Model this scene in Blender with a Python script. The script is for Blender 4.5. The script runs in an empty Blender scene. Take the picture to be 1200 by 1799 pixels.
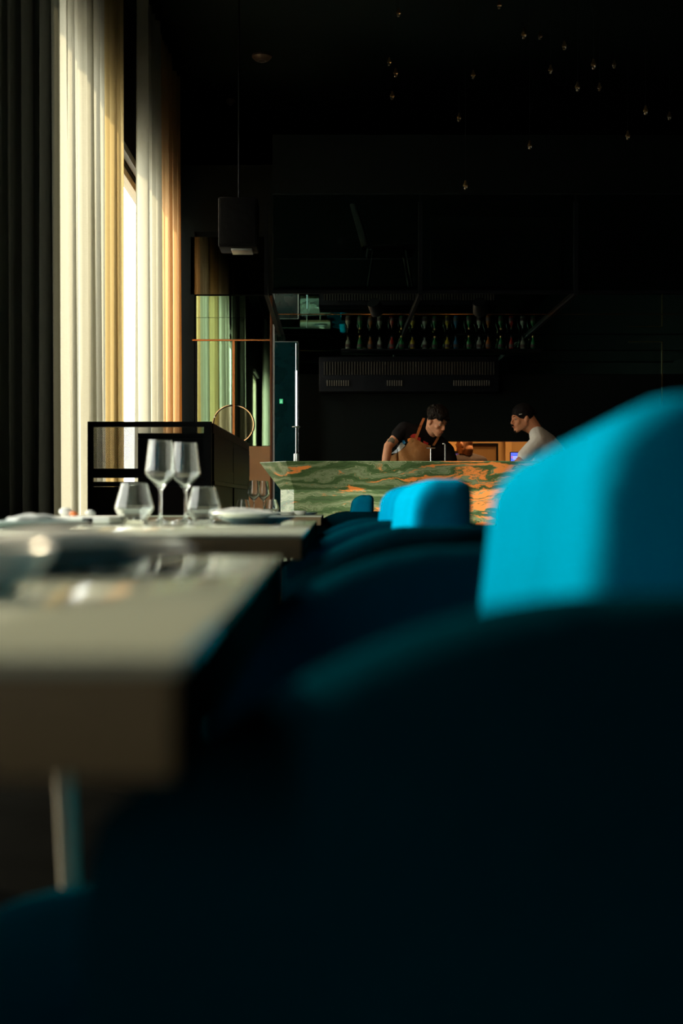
import bpy, bmesh, math, random
from mathutils import Vector, Matrix, noise
random.seed(7)
C = bpy.context.scene.collection
F = 2250.0; VX, VY, EYE = 585.0, 886.0, 0.80      # focal length in px, vanishing point, eye height

# ------------------------------------------------------------------ camera
cd = bpy.data.cameras.new('camera'); cam = bpy.data.objects.new('camera', cd); C.objects.link(cam)
cam.location = (0, 0, EYE); cam.rotation_euler = (math.pi/2, 0, 0)
cd.sensor_fit = 'VERTICAL'; cd.sensor_height = 36; cd.lens = F/1799*36
cd.shift_x = (600-VX)/1799; cd.shift_y = -(899.5-VY)/1799
cd.clip_start = 0.02; cd.clip_end = 200
cd.dof.use_dof = True; cd.dof.focus_distance = 9.9; cd.dof.aperture_fstop = 3.4
bpy.context.scene.camera = cam

# ------------------------------------------------------------------ daylight outside the windows
SKY = 6.4
w = bpy.data.worlds.new('world'); bpy.context.scene.world = w; w.use_nodes = True
nt = w.node_tree; nt.nodes.clear()
tc = nt.nodes.new('ShaderNodeTexCoord'); sp = nt.nodes.new('ShaderNodeSeparateXYZ')
rp = nt.nodes.new('ShaderNodeValToRGB'); bg = nt.nodes.new('ShaderNodeBackground'); ou = nt.nodes.new('ShaderNodeOutputWorld')
mr = nt.nodes.new('ShaderNodeMapRange'); mr.inputs[1].default_value = -1; mr.inputs[2].default_value = 1
nt.links.new(tc.outputs['Generated'], sp.inputs[0]); nt.links.new(sp.outputs['Z'], mr.inputs[0])
nt.links.new(mr.outputs[0], rp.inputs[0]); nt.links.new(rp.outputs[0], bg.inputs[0]); nt.links.new(bg.outputs[0], ou.inputs[0])
e = rp.color_ramp.elements; e[0].position = 0.44; e[0].color = (.17, .165, .14, 1); e[1].position = 0.52; e[1].color = (1, .985, .92, 1)
bg.inputs[1].default_value = SKY
def light(kind, name, loc, energy, color, rot=(0,0,0), **kw):
    l = bpy.data.lights.new(name, kind); l.energy = energy; l.color = color
    for k, v in kw.items(): setattr(l, k, v)
    o = bpy.data.objects.new(name, l); o.location = loc; o.rotation_euler = rot; C.objects.link(o); return o
WIN = [(7.15, 13.45, .25, 3.86), (1.65, 5.5, .25, 3.86), (-4.6, -3.0, .25, 3.86)]   # y0 y1 z0 z1 of the three windows
WX = -1.86
for y0, y1, z0, z1 in WIN:
    o = light('AREA', 'window_portal', (WX-.16, (y0+y1)/2, (z0+z1)/2), 1, (1,1,1), shape='RECTANGLE', size=z1-z0, size_y=y1-y0)
    o.rotation_euler = (0, -math.pi/2, 0)
    o.data.cycles.is_portal = True
def sun_rot(d): return Vector(d).to_track_quat('-Z', 'Y').to_euler()
light('SUN', 'sun', (-8, 14, 9), 4.5, (1, .80, .52), rot=sun_rot((.80, -.62, -.52)), angle=math.radians(1.5))
# ------------------------------------------------------------------ exposure
vs = bpy.context.scene.view_settings
vs.view_transform = 'Standard'; vs.look = 'None'; vs.gamma = 1; vs.use_curve_mapping = False; vs.exposure = 0.0

# ------------------------------------------------------------------ materials
def srgb(r, g, b):
    f = lambda c: (c/255/12.92) if c/255 <= .04045 else ((c/255+.055)/1.055)**2.4
    return (f(r), f(g), f(b), 1)
def principled(name, col, rough=.5, metal=0, bump=None, var=.0, vscale=8, **kw):
    m = bpy.data.materials.new(name); m.use_nodes = True; t = m.node_tree; b = t.nodes['Principled BSDF']
    b.inputs['Base Color'].default_value = col; b.inputs['Roughness'].default_value = rough; b.inputs['Metallic'].default_value = metal
    for k, v in kw.items(): b.inputs[k.replace('_', ' ')].default_value = v
    tc = t.nodes.new('ShaderNodeTexCoord'); n = t.nodes.new('ShaderNodeTexNoise'); n.inputs['Scale'].default_value = vscale
    n.inputs['Detail'].default_value = 4
    t.links.new(tc.outputs['Object'], n.inputs['Vector'])
    if var:
        mx = t.nodes.new('ShaderNodeMix'); mx.data_type = 'RGBA'
        mx.inputs[6].default_value = tuple(c*(1-var) for c in col[:3])+(1,); mx.inputs[7].default_value = tuple(min(1, c*(1+var)) for c in col[:3])+(1,)
        t.links.new(n.outputs[0], mx.inputs[0]); t.links.new(mx.outputs[2], b.inputs['Base Color'])
    if bump:
        n2 = t.nodes.new('ShaderNodeTexNoise'); n2.inputs['Scale'].default_value = bump[0]
        t.links.new(tc.outputs['Object'], n2.inputs['Vector'])
        bp = t.nodes.new('ShaderNodeBump'); bp.inputs['Strength'].default_value = bump[1]; bp.inputs['Distance'].default_value = .01
        t.links.new(n2.outputs[0], bp.inputs['Height']); t.links.new(bp.outputs[0], b.inputs['Normal'])
    return m
M = {}
M['dark_wall'] = principled('dark_wall', (.003, .005, .0045, 1), .6, var=.2, vscale=3, Specular_IOR_Level=.08)
M['ceiling'] = principled('ceiling_paint', (.004, .009, .0085, 1), .8, var=.15, vscale=2, Specular_IOR_Level=.08)
M['plaster'] = principled('pier_paint', (.008, .009, .008, 1), .8, var=.1, Specular_IOR_Level=.08)
M['floor'] = principled('floor_stain', (.004, .004, .0035, 1), .95, var=.3, vscale=5, Specular_IOR_Level=.0)
M['black_metal'] = principled('black_metal', (.004, .005, .007, 1), .5, .0, var=.1, vscale=30, Specular_IOR_Level=.08)
M['black_wood'] = principled('black_wood', (.008, .0055, .004, 1), .45, var=.25, vscale=20, Specular_IOR_Level=.08)
M['edge_wood'] = principled('brown_edge', (.03, .019, .011, 1), .45, var=.2, Specular_IOR_Level=.08)
M['copper'] = principled('copper', (.75, .28, .10, 1), .25, 1, var=.1, vscale=20)
M['tan_panel'] = principled('brushed_brass_panel', (.34, .23, .15, 1), .5, .35, var=.2, vscale=4)
M['chrome'] = principled('chrome', (.8, .82, .85, 1), .12, 1, var=.05, vscale=20)
M['grey_metal'] = principled('grey_metal', (.35, .36, .38, 1), .35, .8, var=.1, vscale=20)
M['brass'] = principled('brass', (.34, .21, .08, 1), .35, 1, var=.1, vscale=40)
M['frame'] = principled('window_frame_paint', (.20, .21, .20, 1), .5, var=.1)
M['sill'] = principled('cream_frame', (.6, .55, .42, 1), .5, var=.1)
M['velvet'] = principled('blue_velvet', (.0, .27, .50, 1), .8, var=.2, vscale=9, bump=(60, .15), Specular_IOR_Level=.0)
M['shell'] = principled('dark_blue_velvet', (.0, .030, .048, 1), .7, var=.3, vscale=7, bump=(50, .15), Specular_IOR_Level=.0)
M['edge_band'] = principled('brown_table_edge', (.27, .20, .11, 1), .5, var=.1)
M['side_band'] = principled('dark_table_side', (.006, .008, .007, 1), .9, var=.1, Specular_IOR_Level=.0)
M['table'] = principled('pale_green_stone_top', (.74, .80, .66, 1), .07, var=.12, vscale=6, Specular_IOR_Level=.6)
M['porcelain'] = principled('white_porcelain', (.88, .90, .86, 1), .25, var=.04)
M['grey_porcelain'] = principled('grey_green_porcelain', (.30, .40, .39, 1), .3, var=.08)
M['blue_porcelain'] = principled('slate_blue_porcelain', (.10, .17, .20, 1), .3, var=.08)
M['linen'] = principled('linen_napkin', (.62, .64, .60, 1), .8, var=.08, vscale=40, bump=(200, .2))
M['skin'] = principled('skin', (.46, .21, .11, 1), .62, var=.12, vscale=25, Subsurface_Weight=.05)
M['skin_pale'] = principled('fair_skin', (.46, .22, .12, 1), .62, var=.10, vscale=25, Subsurface_Weight=.05)
M['lips'] = principled('lips', (.42, .13, .09, 1), .5, var=.1)
M['hair'] = principled('black_hair', (.006, .005, .0045, 1), .6, var=.3, vscale=60, bump=(90, .8), Specular_IOR_Level=.1)
M['stubble'] = principled('cropped_hair', (.16, .09, .06, 1), .7, var=.3, vscale=120)
M['black_cloth'] = principled('black_cotton', (.006, .006, .007, 1), .85, var=.2, vscale=20, bump=(18, .5), Specular_IOR_Level=.08)
M['white_cloth'] = principled('white_cotton', (.62, .66, .64, 1), .85, var=.1, vscale=20, bump=(14, .9))
M['brown_cloth'] = principled('brown_cloth', (.035, .022, .022, 1), .85, var=.2, vscale=20, bump=(18, .5))
M['apron'] = principled('tan_canvas', (.36, .17, .055, 1), .8, var=.2, vscale=18, bump=(30, .5))
M['leather'] = principled('tan_leather', (.45, .16, .05, 1), .5, var=.2, vscale=30)
M['tattoo'] = principled('tattoo_ink', (.07, .07, .05, 1), .6, var=.6, vscale=60)
M['print_red'] = principled('red_print', (.42, .02, .02, 1), .7, var=.2)
M['print_white'] = principled('pale_print', (.5, .56, .6, 1), .7, var=.5, vscale=60)
M['print_blue'] = principled('blue_print', (.02, .25, .6, 1), .7, var=.3, vscale=40)
M['print_orange'] = principled('orange_print', (.8, .25, .03, 1), .7, var=.2)
M['eye'] = principled('eyeball', (.30, .25, .21, 1), .3, var=.05)
M['iris'] = principled('iris', (.03, .015, .01, 1), .2, var=.1)
M['kitchen'] = principled('kitchen_wall_tan', (.50, .30, .12, 1), .6, var=.1, vscale=5)
M['kitchen_panel'] = principled('kitchen_panel_brown', (.24, .13, .045, 1), .5, var=.2, vscale=4)
M['steel'] = principled('brushed_steel', (.10, .095, .09, 1), .35, 1, var=.2, vscale=12)
M['orange_food'] = principled('orange_garnish', (.8, .22, .06, 1), .6, var=.2, vscale=80)
M['outside'] = principled('pale_paving', (.45, .44, .40, 1), .8, var=.1, vscale=3)
def mirror_mat(name, tint, rough=.01):
    return principled(name, tint, rough, 1, var=.04, vscale=2)
M['green_mirror'] = mirror_mat('green_tinted_mirror', (.44, .68, .50, 1))
M['dark_mirror'] = mirror_mat('dark_tinted_mirror', (.16, .30, .25, 1))
M['teal_glass'] = principled('dark_teal_glass', (.002, .018, .022, 1), .05, 0, var=.5, vscale=6, Specular_IOR_Level=.5)
M['smoke_mirror'] = mirror_mat('smoked_mirror', (.10, .08, .05, 1), .03)
def glass_mat(name, tint=(1,1,1,1), rough=0):
    m = principled(name, tint, rough, 0, Transmission_Weight=1.0, IOR=1.45); return m
M['glass'] = glass_mat('drinking_glass', (.97, 1, .98, 1))
def thin_glass(name, tint, gloss=.08):
    m = bpy.data.materials.new(name); m.use_nodes = True; t = m.node_tree; t.nodes.clear()
    o = t.nodes.new('ShaderNodeOutputMaterial'); a = t.nodes.new('ShaderNodeBsdfTransparent'); a.inputs[0].default_value = tint
    g = t.nodes.new('ShaderNodeBsdfGlossy'); g.inputs['Roughness'].default_value = .01
    fr = t.nodes.new('ShaderNodeFresnel'); fr.inputs[0].default_value = 1.45
    mx = t.nodes.new('ShaderNodeMixShader'); 
    ge = t.nodes.new('ShaderNodeNewGeometry'); sb = t.nodes.new('ShaderNodeMath'); sb.operation = 'SUBTRACT'; sb.inputs[0].default_value = 1
    mu = t.nodes.new('ShaderNodeMath'); mu.operation = 'MULTIPLY'
    t.links.new(ge.outputs['Backfacing'], sb.inputs[1]); t.links.new(sb.outputs[0], mu.inputs[0]); t.links.new(fr.outputs[0], mu.inputs[1]); t.links.new(mu.outputs[0], mx.inputs[0])
    t.links.new(a.outputs[0], mx.inputs[1]); t.links.new(g.outputs[0], mx.inputs[2]); t.links.new(mx.outputs[0], o.inputs[0]); return m
M['pane'] = thin_glass('window_pane', (.97, .98, .96, 1))
M['balustrade'] = thin_glass('smoked_balustrade_glass', (.45, .6, .55, 1))
def curtain_mat(name, diff, trans, tfac):
    m = bpy.data.materials.new(name); m.use_nodes = True; t = m.node_tree; t.nodes.clear()
    o = t.nodes.new('ShaderNodeOutputMaterial'); d = t.nodes.new('ShaderNodeBsdfDiffuse'); tr = t.nodes.new('ShaderNodeBsdfTranslucent')
    tc = t.nodes.new('ShaderNodeTexCoord'); mp = t.nodes.new('ShaderNodeMapping'); mp.inputs['Scale'].default_value = (60, 60, 400)
    n = t.nodes.new('ShaderNodeTexNoise'); n.inputs['Scale'].default_value = 1
    t.links.new(tc.outputs['Object'], mp.inputs[0]); t.links.new(mp.outputs[0], n.inputs['Vector'])
    for s, c in ((d, diff), (tr, trans)):
        mx = t.nodes.new('ShaderNodeMix'); mx.data_type = 'RGBA'
        mx.inputs[6].default_value = tuple(x*.86 for x in c[:3])+(1,); mx.inputs[7].default_value = c
        t.links.new(n.outputs[0], mx.inputs[0]); t.links.new(mx.outputs[2], s.inputs[0])
    ms = t.nodes.new('ShaderNodeMixShader'); ms.inputs[0].default_value = tfac
    t.links.new(d.outputs[0], ms.inputs[1]); t.links.new(tr.outputs[0], ms.inputs[2]); t.links.new(ms.outputs[0], o.inputs[0]); return m
M['curtain'] = curtain_mat('cream_linen_sheer', (.50, .49, .41, 1), (.60, .58, .48, 1), .6)
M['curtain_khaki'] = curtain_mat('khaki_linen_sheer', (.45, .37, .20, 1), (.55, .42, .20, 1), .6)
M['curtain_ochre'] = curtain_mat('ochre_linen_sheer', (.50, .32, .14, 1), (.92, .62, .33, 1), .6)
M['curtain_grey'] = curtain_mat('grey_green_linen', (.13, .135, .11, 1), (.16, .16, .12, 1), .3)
def mesh_mat():
    m = bpy.data.materials.new('perforated_metal'); m.use_nodes = True; t = m.node_tree; t.nodes.clear()
    o = t.nodes.new('ShaderNodeOutputMaterial'); a = t.nodes.new('ShaderNodeBsdfTransparent'); d = t.nodes.new('ShaderNodeBsdfDiffuse')
    d.inputs[0].default_value = (.012, .014, .016, 1)
    tc = t.nodes.new('ShaderNodeTexCoord'); v = t.nodes.new('ShaderNodeTexVoronoi'); v.inputs['Scale'].default_value = 160; v.inputs['Randomness'].default_value = 0
    mp = t.nodes.new('ShaderNodeMapping'); mp.inputs['Rotation'].default_value = (0, .785, 0)
    t.links.new(tc.outputs['Object'], mp.inputs[0]); t.links.new(mp.outputs[0], v.inputs['Vector'])
    lt = t.nodes.new('ShaderNodeMath'); lt.operation = 'LESS_THAN'; lt.inputs[1].default_value = .44
    v.distance = 'EUCLIDEAN'; t.links.new(v.outputs['Distance'], lt.inputs[0])
    ms = t.nodes.new('ShaderNodeMixShader'); t.links.new(lt.outputs[0], ms.inputs[0])
    t.links.new(d.outputs[0], ms.inputs[1]); t.links.new(a.outputs[0], ms.inputs[2]); t.links.new(ms.outputs[0], o.inputs[0]); return m
M['mesh'] = mesh_mat()
def marble_mat():
    m = bpy.data.materials.new('green_orange_marble'); m.use_nodes = True; t = m.node_tree; b = t.nodes['Principled BSDF']
    b.inputs['Roughness'].default_value = .22
    L = t.links.new; N = t.nodes.new
    tc = N('ShaderNodeTexCoord'); mp = N('ShaderNodeMapping'); mp.inputs['Scale'].default_value = (1.0, 1.0, 2.6); mp.inputs['Rotation'].default_value = (0, .10, 0)
    L(tc.outputs['Object'], mp.inputs[0])
    wn = N('ShaderNodeTexNoise'); wn.inputs['Scale'].default_value = 2.3; wn.inputs['Detail'].default_value = 5; wn.inputs['Distortion'].default_value = .5
    L(mp.outputs[0], wn.inputs['Vector'])
    sc = N('ShaderNodeVectorMath'); sc.operation = 'SCALE'; sc.inputs['Scale'].default_value = .75; L(wn.outputs['Color'], sc.inputs[0])
    ad = N('ShaderNodeVectorMath'); ad.operation = 'ADD'; L(mp.outputs[0], ad.inputs[0]); L(sc.outputs[0], ad.inputs[1])
    wv = N('ShaderNodeTexWave'); wv.wave_type = 'BANDS'; wv.bands_direction = 'Z'; wv.inputs['Scale'].default_value = 1.5
    wv.inputs['Distortion'].default_value = 3.0; wv.inputs['Detail'].default_value = 4; wv.inputs['Detail Scale'].default_value = 1.5; wv.inputs['Detail Roughness'].default_value = .62
    L(ad.outputs[0], wv.inputs['Vector'])
    r1 = N('ShaderNodeValToRGB'); L(wv.outputs['Fac'], r1.inputs[0]); el = r1.color_ramp.elements
    el[0].position = .0; el[0].color = (.08, .13, .055, 1); el[1].position = 1; el[1].color = (.27, .31, .19, 1)
    for p, c in ((.35, (.10, .16, .07, 1)), (.55, (.14, .20, .09, 1)), (.63, (.42, .42, .29, 1)), (.72, (.12, .18, .08, 1))):
        x = el.new(p); x.color = c
    # fine dark and pale veins
    w2 = N('ShaderNodeTexWave'); w2.bands_direction = 'Z'; w2.inputs['Scale'].default_value = 6; w2.inputs['Distortion'].default_value = 7; w2.inputs['Detail'].default_value = 4
    L(ad.outputs[0], w2.inputs['Vector'])
    r2 = N('ShaderNodeValToRGB'); L(w2.outputs['Fac'], r2.inputs[0]); r2.color_ramp.elements[0].position = 0; r2.color_ramp.elements[0].color = (.72,.72,.68,1)
    r2.color_ramp.elements[1].position = .25; r2.color_ramp.elements[1].color = (1,1,1,1)
    mu = N('ShaderNodeMix'); mu.data_type = 'RGBA'; mu.blend_type = 'MULTIPLY'; mu.inputs[0].default_value = 1
    L(r1.outputs[0], mu.inputs[6]); L(r2.outputs[0], mu.inputs[7])
    # orange patches stretched along the bands
    m2 = N('ShaderNodeMapping'); m2.inputs['Scale'].default_value = (1.3, 1.3, 4.2); m2.inputs['Location'].default_value = (.35, 0, .9); L(ad.outputs[0], m2.inputs[0])
    on = N('ShaderNodeTexNoise'); on.inputs['Scale'].default_value = 1.7; on.inputs['Detail'].default_value = 7; on.inputs['Roughness'].default_value = .6; L(m2.outputs[0], on.inputs['Vector'])
    sx = N('ShaderNodeSeparateXYZ'); L(tc.outputs['Object'], sx.inputs[0])
    gr = N('ShaderNodeMapRange'); gr.inputs[1].default_value = -.4; gr.inputs[2].default_value = 1.3; gr.inputs[3].default_value = -.05; gr.inputs[4].default_value = .06; L(sx.outputs['X'], gr.inputs[0])
    aa = N('ShaderNodeMath'); aa.operation = 'ADD'; L(on.outputs[0], aa.inputs[0]); L(gr.outputs[0], aa.inputs[1])
    ro = N('ShaderNodeValToRGB'); L(aa.outputs[0], ro.inputs[0]); ro.color_ramp.elements[0].position = .55; ro.color_ramp.elements[1].position = .60
    oc = N('ShaderNodeMix'); oc.data_type = 'RGBA'; oc.inputs[7].default_value = (1.0, .30, .08, 1)
    L(ro.outputs[0], oc.inputs[0]); L(mu.outputs[2], oc.inputs[6]); L(oc.outputs[2], b.inputs['Base Color']); return m
M['marble'] = marble_mat()
def emit(name, col, s):
    m = bpy.data.materials.new(name); m.use_nodes = True; t = m.node_tree; b = t.nodes['Principled BSDF']
    b.inputs['Base Color'].default_value = col; b.inputs['Emission Color'].default_value = col; b.inputs['Emission Strength'].default_value = s
    return m
M['screen_blue'] = emit('screen_blue', (.10, .16, .9, 1), 1.2)
M['screen_white'] = emit('screen_white', (.75, .8, 1, 1), 1.1)
M['screen_red'] = emit('screen_red', (.9, .2, .25, 1), .8)
M['screen_purple'] = emit('screen_purple', (.07, .04, .25, 1), .5)
M['sign_green'] = emit('sign_green', (.05, .5, .22, 1), .45)
M['sign_pale'] = emit('sign_pale', (.5, .9, .7, 1), .5)
M['tube'] = emit('lamp_tube_white', (.92, .96, 1, 1), 1.0)  # emission stands in for the bright reflection on the rod
M['bulb'] = emit('warm_lamp_face', (1, .62, .25, 1), 6)

# ------------------------------------------------------------------ mesh helpers
def obj(name, bm, m, parent=None, smooth=True):
    me = bpy.data.meshes.new(name); bmesh.ops.recalc_face_normals(bm, faces=bm.faces); bm.to_mesh(me); bm.free()
    for ml in (m if isinstance(m, (list, tuple)) else [m]): me.materials.append(ml)
    o = bpy.data.objects.new(name, me); C.objects.link(o)
    if smooth:
        for p in me.polygons: p.use_smooth = True
        me.set_sharp_from_angle(angle=math.radians(38))
    if parent is not None: o.parent = parent; o.matrix_parent_inverse = Matrix.Identity(4)
    return o
def thing(name, label, cat, loc=(0,0,0), rotz=0, group=None):
    o = bpy.data.objects.new(name, None); C.objects.link(o); o.empty_display_size = .1
    o.location = loc; o.rotation_euler = (0, 0, rotz); return tag(o, label, cat, group)
def tag(o, label, cat, group=None):
    o['label'] = label; o['category'] = cat
    if group: o['group'] = group
    return o
def struct(name, bm, m, parent=None, smooth=False):
    o = obj(name, bm, m, parent, smooth)
    if parent is None: o['kind'] = 'structure'
    return o
def dup(root, loc, rotz=0, label=None, group=None):
    r = root.copy(); C.objects.link(r); r.location = loc; r.rotation_euler = (0, 0, rotz)
    if label: r['label'] = label
    if group: r['group'] = group
    for ch in list(root.children):
        c = ch.copy(); C.objects.link(c); c.parent = r
        for g in ch.children:
            d = g.copy(); C.objects.link(d); d.parent = c
    return r
def B(): return bmesh.new()
def add_box(bm, x0, x1, y0, y1, z0, z1, bev=0, seg=2):
    r = bmesh.ops.create_cube(bm, size=1); vs_ = r['verts']
    bmesh.ops.scale(bm, vec=(x1-x0, y1-y0, z1-z0), verts=vs_); bmesh.ops.translate(bm, vec=((x0+x1)/2, (y0+y1)/2, (z0+z1)/2), verts=vs_)
    if bev:
        ed = list({e_ for v in vs_ for e_ in v.link_edges})
        bmesh.ops.bevel(bm, geom=ed, offset=bev, segments=seg, affect='EDGES', profile=.5)
    return bm
def box(*a, **k): return add_box(B(), *a, **k)
def add_lathe(bm, prof, n=40, c=(0,0,0), closed=False):
    rings = []
    for r, z in prof:
        if r < 1e-6: rings.append([bm.verts.new((c[0], c[1], c[2]+z))])
        else: rings.append([bm.verts.new((c[0]+r*math.cos(2*math.pi*i/n), c[1]+r*math.sin(2*math.pi*i/n), c[2]+z)) for i in range(n)])
    prs = list(zip(rings, rings[1:]))
    if closed: prs.append((rings[-1], rings[0]))
    for a, b in prs:
        for i in range(n):
            j = (i+1) % n
            if len(a) == 1 and len(b) == 1: continue
            if len(a) == 1: bm.faces.new((a[0], b[i], b[j]))
            elif len(b) == 1: bm.faces.new((a[i], b[0], a[j]))
            else: bm.faces.new((a[i], b[i], b[j], a[j]))
    return bm
def add_tube(bm, pts, r, n=10, caps=True):
    pts = [Vector(p) for p in pts]; rr = r if isinstance(r, (list, tuple)) else [r]*len(pts); rings = []
    up = Vector((0, 0, 1))
    for i, p in enumerate(pts):
        d = (pts[min(i+1, len(pts)-1)]-pts[max(i-1, 0)]).normalized()
        u = d.cross(up if abs(d.z) < .95 else Vector((1, 0, 0))).normalized(); v = d.cross(u)
        rings.append([bm.verts.new(p+(u*math.cos(2*math.pi*k/n)+v*math.sin(2*math.pi*k/n))*rr[i]) for k in range(n)])
    for a, b in zip(rings, rings[1:]):
        for k in range(n): bm.faces.new((a[k], a[(k+1) % n], b[(k+1) % n], b[k]))
    if caps: bm.faces.new(rings[0]); bm.faces.new(rings[-1])
    return bm
def add_cyl(bm, c, r, z0, z1, n=24): return add_lathe(bm, [(0, z0), (r, z0), (r, z1), (0, z1)], n, c)
def add_prism(bm, poly, y0, y1):       # polygon in xz extruded along y
    a = [bm.verts.new((x, y0, z)) for x, z in poly]; b = [bm.verts.new((x, y1, z)) for x, z in poly]
    bm.faces.new(a); bm.faces.new(b[::-1])
    for i in range(len(poly)):
        j = (i+1) % len(poly); bm.faces.new((a[i], b[i], b[j], a[j]))
    return bm
def W(px, py, Y):                       # a point of the place at depth Y
    return Vector(((px-VX)*Y/F, Y, EYE+(VY-py)*Y/F))
def hull(balls):                        # balls: (centre, radius or (rx,ry,rz)) -> convex blob
    bm = B()
    for c, r in balls:
        rr = (r, r, r) if not isinstance(r, (tuple, list)) else r
        q = bmesh.ops.create_icosphere(bm, subdivisions=2, radius=1)
        bmesh.ops.scale(bm, vec=rr, verts=q['verts']); bmesh.ops.translate(bm, vec=c, verts=q['verts'])
    for f in list(bm.faces): bm.faces.remove(f)
    for e_ in list(bm.edges): bm.edges.remove(e_)
    g = bmesh.ops.convex_hull(bm, input=bm.verts)
    bmesh.ops.delete(bm, geom=list({v for v in g['geom_interior'] if isinstance(v, bmesh.types.BMVert)}), context='VERTS')
    return bm
def merge(dst, src, mat=None):
    me = bpy.data.meshes.new('tmp'); src.to_mesh(me); src.free()
    if mat: me.transform(mat)
    dst.from_mesh(me); bpy.data.meshes.remove(me); return dst
def blob(name, groups, m, parent, voxel=.008, smooth_it=4, cut=None):
    """groups: list of (list of balls, matrix or None); fused into ONE continuous surface."""
    bm = B()
    for balls, mt in groups: merge(bm, hull(balls), mt)
    me = bpy.data.meshes.new('tmp'); bm.to_mesh(me); bm.free()
    o = bpy.data.objects.new('tmp', me); C.objects.link(o)
    md = o.modifiers.new('r', 'REMESH'); md.mode = 'VOXEL'; md.voxel_size = voxel
    ms = o.modifiers.new('s', 'SMOOTH'); ms.iterations = smooth_it; ms.factor = .5
    dg = bpy.context.evaluated_depsgraph_get(); ev = o.evaluated_get(dg); nm = bpy.data.meshes.new_from_object(ev)
    bpy.data.objects.remove(o); bpy.data.meshes.remove(me)
    b2 = B(); b2.from_mesh(nm); bpy.data.meshes.remove(nm)
    b2.verts.ensure_lookup_table(); seen = set(); isl = []
    for v in b2.verts:
        if v in seen: continue
        st = [v]; seen.add(v); cur = [v]
        while st:
            for e_ in st.pop().link_edges:
                for q in e_.verts:
                    if q not in seen: seen.add(q); st.append(q); cur.append(q)
        isl.append(cur)
    isl.sort(key=len)
    for cur in isl[:-1]: bmesh.ops.delete(b2, geom=cur, context='VERTS')
    return obj(name, b2, m, parent)

# ------------------------------------------------------------------ the room
H = 5.32; XR = 4.2; YB = -6.0; YF = 15.8
struct('floor', box(-2.05, XR+.2, YB-.2, YF+.2, -.1, 0), M['floor'])
struct('ceiling', box(-2.05, XR+.2, YB-.2, YF+.2, H, H+.1), M['ceiling'])
struct('wall_right', box(XR, XR+.2, YB, YF, 0, H), M['dark_wall'])
struct('wall_behind', box(-2.05, XR+.2, YB-.2, YB, 0, H), M['dark_wall'])
struct('wall_far', box(-2.05, XR+.2, YF, YF+.2, 0, H), M['dark_wall'])
bm = B(); ys = [YB]; 
wins = sorted(WIN)
for y0, y1, z0, z1 in wins:
    add_box(bm, WX-.14, WX, ys[-1], y0, 0, H); add_box(bm, WX-.14, WX, y0, y1, 0, z0); add_box(bm, WX-.14, WX, y0, y1, z1, H); ys.append(y1)
add_box(bm, WX-.14, WX, ys[-1], YF, 0, H)
struct('wall_left', bm, M['plaster'])
struct('ground_outside', box(-30, -2.06, -30, 45, -.35, -.25), M['outside'])
for k, (y0, y1, z0, z1) in enumerate(WIN):
    wo = bpy.data.objects.new(f'window_{k+1}', None); C.objects.link(wo); wo['kind'] = 'structure'; wo.location = (WX, (y0+y1)/2, z0)
    L_ = (y1-y0)/2; hh = z1-z0; f = B()
    for a in (-L_, L_-.06): add_box(f, -.11, -.03, a, a+.06, 0, hh)
    add_box(f, -.11, -.03, -L_, L_, 0, .06); add_box(f, -.11, -.03, -L_, L_, hh-.07, hh)
    n = max(1, round((y1-y0)/2.1))
    for i in range(1, n): add_box(f, -.10, -.04, -L_+i*2*L_/n-.025, -L_+i*2*L_/n+.025, .06, hh-.07)
    struct('window_frame', f, M['sill'], wo)
    struct('pane', box(-.075, -.068, -L_+.05, L_-.05, .05, hh-.06), M['pane'], wo)
    struct('window_head', box(-.02, .05, -L_, L_, hh+.02, hh+.09), M['frame'], wo)
# curtain pelmet rail on the ceiling side
r = thing('curtain_rail', 'dark curtain rail running high along the window wall', 'curtain rail', (-1.6, 8, 5.2))
obj('rail', box(-.03, .03, -13.5, 5.6, 0, .04, bev=.006), M['black_metal'], r)

def curtain(y0, y1, x, z0, z1, wl, amp, seed, label, mat, gather=0.0):
    t = thing('curtain', label, 'curtain', (x, (y0+y1)/2, z0), 0, 'long linen curtains along the window wall')
    rnd = random.Random(seed); bm = B(); yc = (y0+y1)/2; n = int((y1-y0)/wl*16); nz = 26
    ph = [rnd.uniform(0, 6.28) for _ in range(4)]
    cols = []
    for i in range(n+1):
        u = i/n; s = u*(y1-y0)/wl*2*math.pi
        row = []
        for j in range(nz+1):
            v = j/nz; zz = v*(z1-z0)
            a = amp*(1-.35*v)*(1+.35*math.sin(s*.23+ph[0]))
            wobble = .45*math.sin(s*.37+ph[1]+.5*v)+.3*math.sin(s*.13+ph[2])
            dx = a*math.sin(s+wobble*1.8)+.35*a*math.sin(2.3*s+ph[3]+1.0*v)
            dy = .28*a*math.sin(2*s+wobble)
            yy = (y0+(y1-y0)*u)-yc
            k = 1-gather*v
            row.append(bm.verts.new((dx, (yy)*k+dy, zz)))
        cols.append(row)
    for a, b in zip(cols, cols[1:]):
        for j in range(nz): bm.faces.new((a[j], b[j], b[j+1], a[j+1]))
    cl = obj('cloth', bm, mat, t)
    return t
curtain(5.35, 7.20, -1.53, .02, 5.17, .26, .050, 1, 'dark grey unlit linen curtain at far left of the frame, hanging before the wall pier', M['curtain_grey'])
curtain(7.32, 9.00, -1.62, .02, 5.17, .19, .060, 2, 'cream linen curtain glowing with daylight, first right of the dark one', M['curtain'], .0)
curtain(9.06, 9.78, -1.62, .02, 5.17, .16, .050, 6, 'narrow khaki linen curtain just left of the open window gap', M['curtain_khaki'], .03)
curtain(10.75, 11.62, -1.62, .02, 5.17, .20, .055, 3, 'pale cream curtain just right of the open window gap', M['curtain'], .02)
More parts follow.
